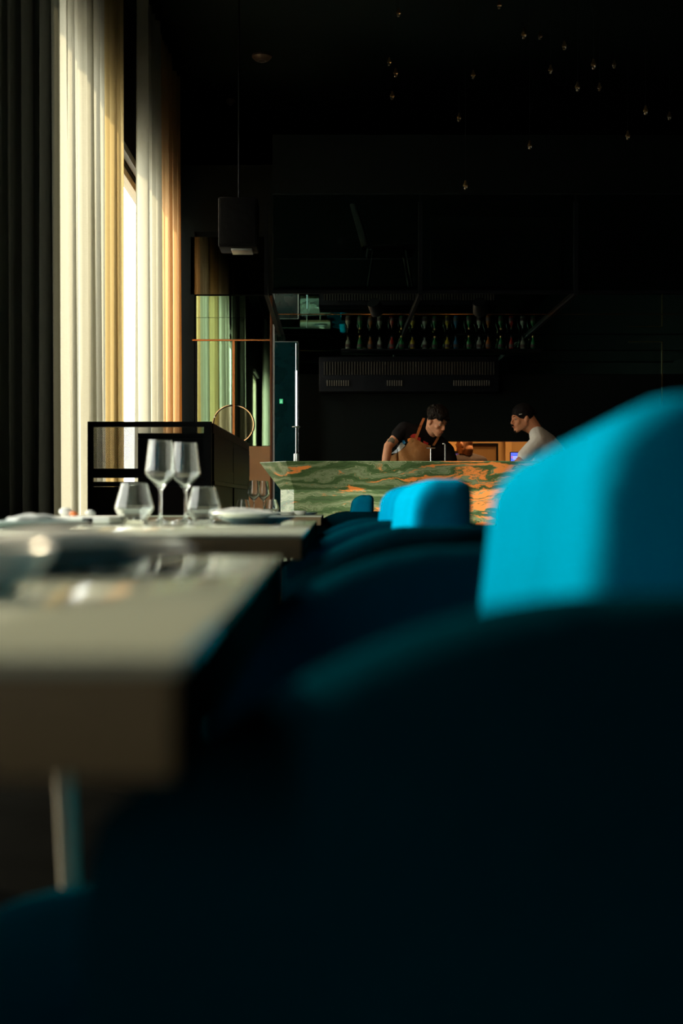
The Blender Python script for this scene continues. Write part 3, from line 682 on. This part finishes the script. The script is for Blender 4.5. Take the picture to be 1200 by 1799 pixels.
# ------------------------------------------------------------------ blue tub chairs
def make_chair():
    """faces -X; shell from x=-.20 to x=+.235 about the origin, arms +-.33"""
    t = thing('dining_chair', 'x', 'chair', (0, 0, 0), 0, 'blue velvet tub chairs along the tables')
    # plan curve of the shell
    pts = []; n = 64; hw = .30
    for i in range(n+1):
        s = i/n*2-1                                  # -1 near arm front .. 0 rear .. 1 far arm front
        a = s*math.pi/2*1.0
        # superellipse U
        k = 2/3.4
        if abs(s) < .62:
            q = s/.62*math.pi/2
            x = .02+.185*math.copysign(abs(math.cos(q))**k, math.cos(q)); y = hw*math.copysign(abs(math.sin(q))**k, math.sin(q))
        else:
            u = (abs(s)-.62)/.38; x = .02-.20*u; y = math.copysign(hw-.015*u*u, s)
        pts.append((x, y))
    def rim(x):                                       # height of the rim against x
        d = max(0, .035-x)
        return .763-2.05*d*d
    bm = B(); rings = []; th = .034
    for i, (x, y) in enumerate(pts):
        a = Vector(pts[max(i-1, 0)]); b_ = Vector(pts[min(i+1, n)]); d = (b_-a).normalized(); nrm = Vector((d.y, -d.x))
        if nrm.dot(Vector((x-.02, y))) < 0: nrm = -nrm
        zt = rim(x); endf = 1.0
        prof = []
        m_ = 10
        for j in range(m_+1):
            ang = math.pi*j/m_; prof.append((th*math.cos(ang), zt-th+th*math.sin(ang)))
        prof = [(th*.55, .17), (th*.95, .24), (th, .45)] + prof + [(-th, .45), (-th*.9, .24), (-th*.6, .17)]
        rings.append([bm.verts.new((x+nrm.x*o_, y+nrm.y*o_, z)) for o_, z in prof])
    m_ = len(rings[0])
    for a, b_ in zip(rings, rings[1:]):
        for j in range(m_-1): bm.faces.new((a[j], b_[j], b_[j+1], a[j+1]))
        bm.faces.new((a[-1], b_[-1], b_[0], a[0]))
    bm.faces.new(rings[0]); bm.faces.new(rings[-1])
    ed = [e_ for f_ in (bm.faces[-1:] if False else []) for e_ in f_.edges]
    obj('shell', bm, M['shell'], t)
    # backrest cushion: rounded slab that rises above the shell
    def sgnp(v, p): return math.copysign(abs(v)**p, v)
    nu, nv = 36, 28
    x0_, x1_, z0_, z1_ = .034, .160, .45, .848; prof = []
    def arc(cx_, cz_, r, a0, a1, k=8): prof.extend((cx_+r*math.cos(math.radians(a0+(a1-a0)*i/k)), cz_+r*math.sin(math.radians(a0+(a1-a0)*i/k))) for i in range(k+1))
    arc(x1_-.024, z1_-.024, .024, 0, 90); arc(x0_+.070, z1_-.052, .052, 90, 170); prof.append((x0_+.006, z1_-.15)); arc(x0_+.03, z0_+.03, .03, 180, 270); arc(x1_-.03, z0_+.03, .03, 270, 360)
    bm = B(); grid = []; ccx, ccz = (x0_+x1_)/2, (z0_+z1_)/2; hx, hz = (x1_-x0_)/2, (z1_-z0_)/2; rr_ = .032; hy = .205; ns = 40
    for k in range(ns+1):
        a_ = -math.pi/2+math.pi*k/ns
        if k <= 8: q = k/8*math.pi/2; y = -hy+rr_*(1-math.cos(q)); ins = rr_*(1-math.sin(q))
        elif k >= ns-8: q = (ns-k)/8*math.pi/2; y = hy-rr_*(1-math.cos(q)); ins = rr_*(1-math.sin(q))
        else: y = (-hy+rr_)+(2*hy-2*rr_)*(k-8)/(ns-16); ins = 0
        grid.append([bm.verts.new((ccx+(px_-ccx)*(hx-ins)/hx-.25*y*y, y, ccz+(pz_-ccz)*(hz-ins)/hz-.15*y*y)) for px_, pz_ in prof])
    m_ = len(prof)
    for a, b_ in zip(grid, grid[1:]):
        for i in range(m_): bm.faces.new((a[i], a[(i+1) % m_], b_[(i+1) % m_], b_[i]))
    bm.faces.new(grid[0]); bm.faces.new(grid[-1])
    obj('backrest', bm, M['velvet'], t)
    # seat cushion
    bm = B(); grid = []
    for j in range(nv+1):
        ph = -math.pi/2+math.pi*j/nv; row = []
        for i in range(nu):
            th_ = 2*math.pi*i/nu
            row.append(bm.verts.new((-.14+.235*sgnp(math.cos(th_), .6)*sgnp(math.cos(ph), .4), .262*sgnp(math.sin(th_), .6)*sgnp(math.cos(ph), .4), .425+.08*sgnp(math.sin(ph), .5))))
        grid.append(row)
    for a, b_ in zip(grid, grid[1:]):
        for i in range(nu): bm.faces.new((a[i], a[(i+1) % nu], b_[(i+1) % nu], b_[i]))
    bmesh.ops.remove_doubles(bm, verts=bm.verts, dist=1e-5)
    obj('seat', bm, M['shell'], t)  # dark shell velvet puts the shade under the table into the seat colour
    for sx, sy in ((-.20, -.2), (-.20, .2), (.13, -.2), (.13, .2)):
        obj('leg', add_tube(B(), [(sx, sy, .33), (sx*1.1, sy*1.08, 0)], [.018, .011], 12), M['black_metal'], t)
    return t
c0 = make_chair()
chairs = [(.078, .835, .02, 'nearest blue velvet tub chair, huge and blurred at the right'),
          (.088, 2.45, .04, 'blue velvet tub chair at the second table, the brightest lit back'),
          (.088, 3.30, .03, 'blue velvet tub chair half hidden behind the brightest lit one'),
          (.050, 6.62, 0, 'small distant dark blue tub chair right before the marble bar')]
for i, (x, y, rz, lb) in enumerate(chairs):
    if i == 0: c0.location = (x, y, 0); c0.rotation_euler.z = rz; c0['label'] = lb
    else: dup(c0, (x, y, 0), rz, lb)

for ch in c0.children:
    if ch.name.startswith('backrest'): ch.rotation_euler.x = -.05; ch.location = (.006, -.036, .006)

# ------------------------------------------------------------------ glassware and plates
def wine_mesh(h=.226, r=.043):
    # sharp shouldered bowl: outer then inner profile
    k = h/.226
    o_ = [(0, 0), (.036, 0), (.037, .002), (.030, .004), (.010, .0075), (.0045, .014), (.0036, .03), (.0036, .082), (.006, .092), (.014, .100), (.0405, .130), (.0430, .136), (.0425, .145), (.033, .226)]
    i_ = [(.0320, .2255), (.0414, .145), (.0418, .137), (.0395, .132), (.012, .103), (.0, .099)]
    return add_lathe(B(), [(a*r/.043, b*k) for a, b in o_+i_], 48)
def tumbler_mesh():
    o_ = [(0, 0), (.022, 0), (.030, .004), (.049, .030), (.0515, .037), (.0505, .046), (.034, .103)]
    i_ = [(.0330, .1025), (.0492, .046), (.0500, .038), (.0475, .032), (.028, .010), (0, .009)]
    return add_lathe(B(), o_+i_, 48)
wm = tm = None
def place_glass(kind, loc, label, s=1, group='glasses on the tables'):
    global wm, tm
    o = bpy.data.objects.new('wine_glass' if kind == 'wine' else 'water_tumbler', wm if kind == 'wine' else tm); C.objects.link(o)
    o.location = loc; o.scale = (s, s, s); return tag(o, label, 'wine glass' if kind == 'wine' else 'tumbler', group)
x_ = obj('tmpw', wine_mesh(), M['glass']); wm = x_.data; bpy.data.objects.remove(x_); wm.name = 'wine_glass'
x_ = obj('tmpt', tumbler_mesh(), M['glass']); tm = x_.data; bpy.data.objects.remove(x_); tm.name = 'water_tumbler'
TT = TZ+.0006
def G(kind, px, Y, label, s=1): p = W(px, 0, Y); place_glass(kind, (p.x, Y, TT), label, s)
G('wine', 282, 3.52, 'large clear wine glass on the second table, left one of the pair')
G('wine', 326, 3.66, 'large clear wine glass on the second table, right one of the pair')
G('tumbler', 236, 3.40, 'round clear tumbler left of the large wine glasses', 1.02)
G('tumbler', 358, 3.50, 'round clear tumbler right of the large wine glasses', .94)
G('wine', 446, 6.10, 'wine glass on the farthest table, left one of its pair', .72)
G('wine', 463, 6.25, 'wine glass on the farthest table, right one of its pair', .72)
G('tumbler', 477, 6.0, 'tumbler on the farthest table, right of the wine glasses', .70)
G('tumbler', 427, 6.1, 'tumbler on the farthest table, half hidden by the cabinet edge', .70)

def plate(px, Y, r, z, m, label, h=.014, group=None, name='plate'):
    p = W(px, 0, Y)
    pr_ = [(0, 0), (r*.62, 0), (r*.66, .003), (r*.93, h*.8), (r, h), (r*.985, h+.002), (r*.9, h*.95), (r*.62, h*.38), (0, h*.34)]
    o = obj(name, add_lathe(B(), pr_, 56), m); o.location = (p.x, Y, z); return tag(o, label, name.replace('_', ' '), group)
def bowl(px, Y, r, h, z, m, label):
    p = W(px, 0, Y)
    pr_ = [(0, 0), (r*.5, 0), (r*.8, h*.35), (r*.98, h*.9), (r, h), (r*.95, h), (r*.76, h*.45), (r*.45, h*.14), (0, h*.12)]
    o = obj('bowl', add_lathe(B(), pr_, 48), m); o.location = (p.x, Y, z); return tag(o, label, 'bowl')
def napkin(px, Y, z, sx, sy, h, label, seed=1, rz=0):
    p = W(px, 0, Y); bm = B(); n = 22; rows = []
    for side in (0, 1):
        g = []
        for i in range(n+1):
            row = []
            for j in range(n+1):
                u, v = i/n*2-1, j/n*2-1
                zz_ = 0 if side == 0 else h*(.55+.45*math.exp(-(u*2)**2)+.35*noise.noise(Vector((u*2+seed, v*1.6, seed))))*(1-max(abs(u), abs(v))**8)+.001
                row.append(bm.verts.new((u*sx*(1-.15*v), v*sy, zz_)))
            g.append(row)
        rows.append(g)
        for i in range(n):
            for j in range(n): bm.faces.new((g[i][j], g[i+1][j], g[i+1][j+1], g[i][j+1]))
    a, b_ = rows; N_ = n
    for i in range(n):
        for (p1, p2) in (((i, 0), (i+1, 0)), ((i+1, n), (i, n)), ((0, i+1), (0, i)), ((n, i), (n, i+1))):
            bm.faces.new((a[p1[0]][p1[1]], a[p2[0]][p2[1]], b_[p2[0]][p2[1]], b_[p1[0]][p1[1]]))
    o = obj('napkin', bm, M['linen']); o.location = (p.x, Y, z); o.rotation_euler.z = rz; return tag(o, label, 'napkin')
# nearest table
plate(30, 1.0, .140, TT, M['blue_porcelain'], 'dark slate plate under a pale one on the nearest table', h=.014)
plate(32, 1.0, .132, TT+.0120, M['grey_porcelain'], 'pale grey green plate stacked on the dark one, nearest table', h=.008)
napkin(120, .99, TT+.0195, .065, .06, .011, 'folded grey napkin heaped on the stacked plates of the nearest table', 3, .3)
bowl(-67, .72, .052, .026, TT, M['porcelain'], 'small white bowl at the left edge of the nearest table')
# second table
def tray():
    p = W(137, 0, 3.35); t = thing('serving_tray', 'white rectangular tray on the second table, left of the glasses', 'tray', (p.x, 3.35, TT))
    obj('tray_body', box(-.105, .105, -.12, .12, 0, .018, bev=.006, seg=3), M['porcelain'], t); return p
p = tray()
def small(name, m, loc, r, label, cat):
    o = obj(name, hull([((0, 0, r*.8), (r*1.3, r, r*.8)), ((r*.8, r*.3, r*.6), r*.6)]), m); o.location = loc; return tag(o, label, cat)
small('folded_cloth', M['linen'], (p.x-.03, 3.34, TT+.019), .014, 'little white cloth roll lying on the white tray', 'cloth')
small('garnish', M['orange_food'], (p.x-.002, 3.30, TT+.019), .008, 'tiny orange garnish lying on the white tray', 'garnish')
small('garnish', M['linen'], (p.x+.035, 3.33, TT+.019), .010, 'small pale morsel at the right end of the white tray', 'garnish')
o = tag(obj('dark_block', box(-.012, .012, -.012, .012, 0, .016, bev=.003), M['black_metal']), 'small dark cube in front of the white tray', 'block'); o.location = (W(154, 0, 3.15).x, 3.15, TT)
plate(450, 3.25, .100, TT, M['blue_porcelain'], 'slate blue plate right of the glasses on the second table', h=.016)
plate(432, 3.18, .088, TT+.0175, M['porcelain'], 'white plate overlapping the slate blue plate, second table', h=.010)
napkin(420, 3.2, TT+.030, .07, .035, .009, 'folded white napkin on the white plate right of the glasses', 5, .2)
plate(60, 2.6, .11, TT, M['grey_porcelain'], 'grey plate at the left end of the second table')
napkin(60, 2.6, TT+.0165, .05, .05, .012, 'folded napkin on the grey plate of the second table', 8, .6)
# farthest table
plate(505, 6.0, .05, TT, M['porcelain'], 'little white dish on the farthest table, left of the small bowl', h=.012, name='dish')
bowl(527, 5.85, .030, .020, TT, M['porcelain'], 'tiny white bowl between two dishes on the farthest table')
plate(545, 6.0, .036, TT, M['blue_porcelain'], 'little slate dish at the right corner of the farthest table', h=.010, name='dish')

# ------------------------------------------------------------------ people
def head_groups(Mh, chin=1.0):
    g = []
    A = lambda *balls: g.append((list(balls), Mh))
    A(((-.015, 0, .040), (.092, .074, .082)))
    A(((.022, 0, .020), (.062, .060, .075)), ((.050, 0, -.060), (.028, .035, .03)))
    A(((-.005, .047, -.050), .022), ((-.005, -.047, -.050), .022), ((.066, .010, -.092), .019), ((.066, -.010, -.092), .019), ((.02, 0, .0), .055))
    A(((-.025, 0, .01), (.068, .068, .055)), ((-.004, .043, -.050), .024), ((-.004, -.043, -.050), .024), ((.04, 0, -.03), .04))
    A(((.074, -.030, .028), .011), ((.080, 0, .028), .011)); A(((.074, .030, .028), .011), ((.080, 0, .028), .011))
    A(((.082, 0, .018), .007), ((.106, 0, -.022), .0095)); A(((.098, 0, -.028), (.012, .017, .008)))
    for s in (-1, 1): A(((.054, s*.034, -.022), .021)); A(((.0705, s*.026, .0175), .0105), ((.068, s*.037, .016), .0095)); A(((.068, s*.030, -.001), .0095)); A(((-.010, s*.075, -.004), (.020, .008, .030)), ((-.014, s*.080, .008), (.012, .006, .014)))
    A(((.085, 0, -.050), (.010, .022, .008))); A(((.083, 0, -.064), (.010, .020, .008)))
    A(((.074, 0, -.092), .017)); A(((.064, .014, -.045), .024), ((.064, -.014, -.045), .024), ((.066, 0, -.075), .020))
    return g
def hand_groups(wrist, direc, palmn, curl=.5, side=1):
    """a relaxed hand: palm, four unequal bent fingers, thumb from the side of the palm"""
    d = Vector(direc).normalized(); nn = Vector(palmn).normalized(); sd = d.cross(nn).normalized()*side; wv = Vector(wrist)
    g = [([(wv, .022), (wv+d*.085+sd*.026, .013), (wv+d*.085-sd*.028, .013), (wv+d*.02+sd*.02, .018)], None)]
    for k, ln in zip((-1.5, -.5, .5, 1.5), (.068, .080, .084, .074)):
        b0 = wv+d*.088+sd*k*.019; ang = 0; pprev = b0
        for s, seg in enumerate((.45, .32, .23)):
            ang += curl*(.5 if s == 0 else .8); q = pprev+(d*math.cos(ang)+nn*math.sin(ang))*ln*seg
            g.append(([(pprev, .0092-.001*s), (q, .0085-.001*s)], None)); pprev = q
    b0 = wv+d*.025+sd*.030; m1 = b0+(d*.6+sd*.75+nn*.3).normalized()*.042; m2 = m1+(d*.9+sd*.3+nn*.35).normalized()*.032
    g += [([(b0, .013), (m1, .0105)], None), ([(m1, .0105), (m2, .009)], None)]
    return g
def head_matrix(pos, fwd, roll=0):
    f = Vector(fwd).normalized(); up = Vector((0, 0, 1)); l = up.cross(f).normalized(); u = f.cross(l)
    m = Matrix((f, l, u)).transposed().to_4x4(); m = m @ Matrix.Rotation(roll, 4, 'X'); m.translation = pos; return m
def person(label, J, head, fwd, roll, skin, shirt, trousers, sleeve=.62, root=None):
    """J: dict of world joints; returns the thing and the head matrix"""
    rt = Vector((J['pelvis'].x, J['pelvis'].y, 0))
    t = thing('person', label, 'person', rt)
    T = Matrix.Translation(-rt); Mh = T @ head_matrix(head, fwd, roll)
    j = {k: T @ v for k, v in J.items()}
    hb = Mh @ Vector((-.035, 0, -.055)); nk = j['neck']
    G_ = head_groups(Mh)
    G_ += [([(hb, .052), (nk, .058)], None), ([(Mh @ Vector((.0, 0, -.05)), .045), (nk, .05)], None), ([(Mh @ Vector((-.022, 0, .035)), .070), (Mh @ Vector((-.050, 0, .02)), .055), (nk+Vector((0, 0, .02)), .054)], None)]
    mid = (j['pelvis']+j['chest'])/2
    sl, sr = j['sh_l'], j['sh_r']
    torso = lambda e_: [([(sl, .055+e_), (sr, .055+e_), (nk, .055+e_*.4), (j['chest'], .12+e_)], None), ([(sl, .055+e_), (sr, .055+e_), (j['chest'], .13+e_), (mid, .12+e_)], None),
                    ([(mid, .125+e_), (j['pelvis'], .145+e_)], None)]
    G_ += torso(0)
    for s in 'lr':
        sh, el, wr = j['sh_'+s], j['el_'+s], j['wr_'+s]
        G_ += [([(sh, .052), ((sh+el)/2, .046)], None), ([((sh+el)/2, .046), (el, .039)], None), ([(el, .039), ((el*.65+wr*.35), .040)], None), ([((el*.65+wr*.35), .040), (wr, .025)], None)]
        dd = (wr-el).normalized(); G_ += hand_groups(wr, dd+Vector((0, -.1, -.4)), (0, .3, -1), .35, 1 if s == 'l' else -1)
    for s in (-1, 1):
        hp = j['pelvis']+Vector((0, 0, -.05))+j['side']*s*.09; kn = Vector((hp.x, hp.y-.03, .50)); an = Vector((hp.x, hp.y+.02, .09))
        G_ += [([(hp, .088), (kn, .058)], None), ([(kn, .055), (kn*.6+an*.4, .056)], None), ([(kn*.6+an*.4, .056), (an, .038)], None), ([(an, .042), (an+Vector((0, -.14, -.052)), .034)], None)]
    body = blob('body', G_, skin, t, .006, 6)
    # shirt
    S_ = torso(.014)
    for s in 'lr':
        sh, el = j['sh_'+s], j['el_'+s]; e2 = sh.lerp(el, sleeve)
        S_ += [([(sh, .068), (e2, .066)], None)]
    shirt_o = blob('shirt', S_, shirt, t, .009, 4)
    P_ = [([(j['pelvis'], .155), (j['pelvis']+Vector((0, 0, -.06)), .15)], None)]
    for s in (-1, 1):
        hp = j['pelvis']+Vector((0, 0, -.05))+j['side']*s*.09; kn = Vector((hp.x, hp.y-.03, .50)); an = Vector((hp.x, hp.y+.02, .11))
        P_ += [([(hp, .105), (kn, .078)], None), ([(kn, .078), (an, .062)], None)]
    blob('trousers', P_, trousers, t, .012, 3)
    for s in (-1, 1):
        hp = j['pelvis']+j['side']*s*.09; an = Vector((hp.x, hp.y+.02, .09))
        obj('shoe', hull([(an+Vector((0, .02, -.035)), .054), (an+Vector((0, -.17, -.052)), (.045, .05, .037)), (an+Vector((0, .02, -.05)), (.045, .055, .04))]), M['black_metal'], t)
    for s in (-1, 1):
        ey = obj('eye', hull([((0, 0, 0), .0105)]), M['eye'], t); ey.location = Mh @ Vector((.0715, s*.031, .0075))
        ir = obj('iris', hull([((0, 0, 0), .0058)]), M['iris'], ey); ir.location = Mh.to_3x3() @ Vector((.0070, 0, -.001))
        br = hull([((.086, s*.014, .030), .0035), ((.083, s*.042, .032), .003)]); b2 = merge(B(), br, Mh); obj('eyebrow', b2, M['hair'], t)
    obj('mouth', merge(B(), hull([((.0925, -.017, -.0555), .0035), ((.0925, .017, -.0555), .0035), ((.096, 0, -.0555), .005)]), Mh), M['lips'], t)
    return t, Mh, j
def hair(t, Mh, m, balls, name='hair', vox=.007):
    return blob(name, [(b_, Mh) for b_ in balls], m, t, vox, 2)
TUFTS = []; _r = random.Random(4)
for i in range(90):
    a_, h_ = _r.uniform(-2.6, 2.6), _r.uniform(.15, 1.4)
    n_ = Vector((math.cos(a_)*math.cos(h_), math.sin(a_)*math.cos(h_), math.sin(h_))); p_ = Vector((-.020+.098*n_.x, .084*n_.y, .062+.080*n_.z))
    if p_.z < .07 and p_.x > .03: p_.z = .075
    d_ = Vector((.5+.6*_r.random(), _r.uniform(-.5, .5), -.75)); d_ = (d_-n_*d_.dot(n_)*.8).normalized()
    TUFTS.append((p_, p_+d_*_r.uniform(.022, .042)+n_*.006))
# --- the man leaning over in the apron
YM = 11.05
J = dict(pelvis=W(712, 872, 11.35), chest=W(738, 795, 11.15), neck=W(757, 765, 11.08), sh_r=W(710, 754, 11.05), sh_l=W(785, 792, 11.15),
         el_r=W(682, 784, 11.0), wr_r=W(674, 836, 10.9), el_l=W(800, 838, 11.1), wr_l=W(772, 850, 10.85), side=Vector((1, 0, 0)))
t1, Mh, j = person('man in black printed T-shirt and tan apron bending over the bar', J, W(767.5, 741, 10.98), (.62, -.66, -.50), .05, M['skin_pale'], M['black_cloth'], M['black_cloth'], .36)
hair(t1, Mh, M['hair'], [[((-.028, 0, .062), (.100, .086, .082))], [((.045, -.02, .082), (.050, .052, .034)), ((.0, 0, .10), .05)], [((.070, .028, .066), (.028, .036, .022))],
     [((-.025, .072, .03), (.03, .016, .035))], [((-.025, -.072, .03), (.03, .016, .035))], [((.055, -.045, .060), (.026, .022, .022))]]+
     [[(tuple(a), .012), (tuple(b_), .004)] for a, b_ in TUFTS], vox=.005)
# apron bib: curved panel over the shirt, following the chest
rt = t1.location
def on_body(px, py, Y): return W(px, py, Y)-rt
def draped(name, outline, m, parent, thick=.004, shirt=None, off=.006, n=26):
    """flat outline seen from the front, wrapped on to the front of the shirt mesh"""
    from mathutils.bvhtree import BVHTree
    from mathutils.geometry import tessellate_polygon
    sh = [c_ for c_ in parent.children if c_.name.startswith(shirt or 'shirt')][0]
    bm0 = B(); bm0.from_mesh(sh.data); bv = BVHTree.FromBMesh(bm0); bm0.free()
    bm = B(); vs2 = [bm.verts.new((p.x, -.5, p.z)) for p in outline]; f_ = bm.faces.new(vs2)
    xs = [p.x for p in outline]; zs = [p.z for p in outline]
    for k in range(1, n):
        for ax, lo2, hi2 in ((0, min(xs), max(xs)), (2, min(zs), max(zs))):
            co = Vector((0, 0, 0)); co[ax] = lo2+(hi2-lo2)*k/n; no = Vector((0, 0, 0)); no[ax] = 1
            bmesh.ops.bisect_plane(bm, geom=bm.verts[:]+bm.edges[:]+bm.faces[:], plane_co=co, plane_no=no)
    last = -.1
    for v in bm.verts:
        hit = bv.ray_cast(Vector((v.co.x, -1.2, v.co.z)), Vector((0, 1, 0)))
        if hit[0] is None:
            hit = bv.find_nearest(Vector((v.co.x, -.25, v.co.z)))
        v.co.y = hit[0].y-off
    bmesh.ops.smooth_vert(bm, verts=bm.verts, factor=.4, use_axis_x=False, use_axis_y=True, use_axis_z=False)
    fr = bm.faces[:]; ex = bmesh.ops.extrude_face_region(bm, geom=fr)
    for v in [g_ for g_ in ex['geom'] if isinstance(g_, bmesh.types.BMVert)]: v.co.y -= thick
    return obj(name, bm, m, parent)
P2 = lambda lst, Y=11.0: [W(a, b_, Y)-rt for a, b_ in lst]
apr = draped('apron', P2([(680, 798), (690, 799), (700, 794), (712, 785), (722, 769), (729, 770), (745, 779), (757, 783), (756, 800), (752, 850), (748, 930), (685, 930), (680, 860)]), M['apron'], t1, thick=.004, off=.006)
draped('apron_pocket', P2([(719, 789), (737, 797), (731, 812), (722, 830), (706, 826)]), M['apron'], apr, shirt='shirt') if False else None
draped('apron_strap', P2([(728, 771), (732, 773), (739, 755), (748, 734), (744, 733), (735, 752)]), M['leather'], t1, off=.008)
draped('apron_strap', P2([(760, 782), (764, 783), (772, 770), (774, 765), (770, 764), (766, 772)]), M['leather'], t1, off=.008)
draped('shirt_print', P2([(720, 767), (724, 763), (730, 762), (735, 768), (739, 769), (739, 776), (733, 774)]), M['print_red'], t1, thick=.001, off=.004)
draped('shirt_print', P2([(744, 774), (748, 776), (753, 778), (752, 783), (744, 779)]), M['print_red'], t1, thick=.001, off=.004)
draped('shirt_print', P2([(688, 796), (698, 788), (704, 778), (708, 776), (712, 783), (704, 791), (697, 795)]), M['print_white'], t1, thick=.001, off=.004)
draped('shirt_print', P2([(706, 774), (710, 773), (713, 778), (709, 781)]), M['print_blue'], t1, thick=.001, off=.006)
draped('shirt_print', P2([(716, 771), (722, 769), (719, 775), (716, 776)]), M['print_orange'], t1, thick=.001, off=.006)
for px_, py_ in ((724.5, 774.5), (763, 781)):
    b3 = B(); add_lathe(b3, [(.004, -.002), (.009, -.002), (.009, .002), (.004, .002)], 16, closed=True)
    q = W(px_, py_, 10.84)-rt; o = obj('strap_ring', b3, M['brass'], t1); o.rotation_euler = (math.pi/2, 0, 0); 
    o.location = q
draped('tattoo', P2([(680, 771), (689, 768), (694, 773), (692, 780), (685, 776), (681, 777)], 11.0), M['tattoo'], t1, thick=.0008, shirt='body', off=.001)
# --- the bald man in the kitchen
J = dict(pelvis=W(822, 860, 13.42), chest=W(822, 822, 13.38), neck=W(820, 803, 13.36), sh_l=W(797, 812, 13.30), sh_r=W(846, 812, 13.44),
         el_l=W(790, 842, 13.25), wr_l=W(800, 856, 13.45), el_r=W(852, 846, 13.45), wr_r=W(838, 858, 13.6), side=Vector((1, 0, 0)))
for k in ('pelvis',): J[k].z = .98
J['chest'].z = 1.20; 
t2, Mh, j = person('man with close cropped hair and brown shirt seen through the kitchen pass', J, W(816, 782, 13.34), (-.75, .62, -.30), 0, M['skin'], M['brown_cloth'], M['black_cloth'], .9)
hair(t2, Mh, M['stubble'], [[((-.018, 0, .050), (.092, .0755, .078))]])
# --- the man in the white T-shirt and black cap
J = dict(pelvis=W(985, 880, 11.2), chest=W(966, 800, 11.15), neck=W(941, 757, 11.1), sh_l=W(945, 776, 10.96), sh_r=W(965, 776, 11.28),
         el_l=W(912, 812, 10.90), wr_l=W(880, 840, 10.95), el_r=W(940, 830, 11.3), wr_r=W(900, 850, 11.2), side=Vector((0, 1, 0)))
t3, Mh, j = person('man in white T-shirt and backwards black cap leaning from the right', J, W(917, 736, 11.08), (-.93, -.30, -.16), 0, M['skin'], M['white_cloth'], M['black_cloth'], .70)
hair(t3, Mh, M['hair'], [[((-.036, 0, .015), (.074, .079, .060))], [((-.07, 0, -.02), (.03, .05, .05))]])
cap = hair(t3, Mh, M['black_cloth'], [[((-.020, 0, .052), (.104, .088, .088))], [((-.10, 0, .035), (.05, .06, .014))]], 'cap')
mo = merge(B(), hull([((.098, -.018, -.046), .004), ((.098, .018, -.046), .004), ((.101, 0, -.041), .0055)]), Mh); obj('moustache', mo, M['hair'], t3)
mo = merge(B(), hull([((.084, -.010, -.094), .006), ((.084, .010, -.094), .006), ((.076, 0, -.105), .009)]), Mh); obj('beard', mo, M['hair'], t3)
mk = merge(B(), add_box(B(), .035, .060, .078, .085, .040, .045), Mh); obj('cap_mark', mk, M['porcelain'], cap)
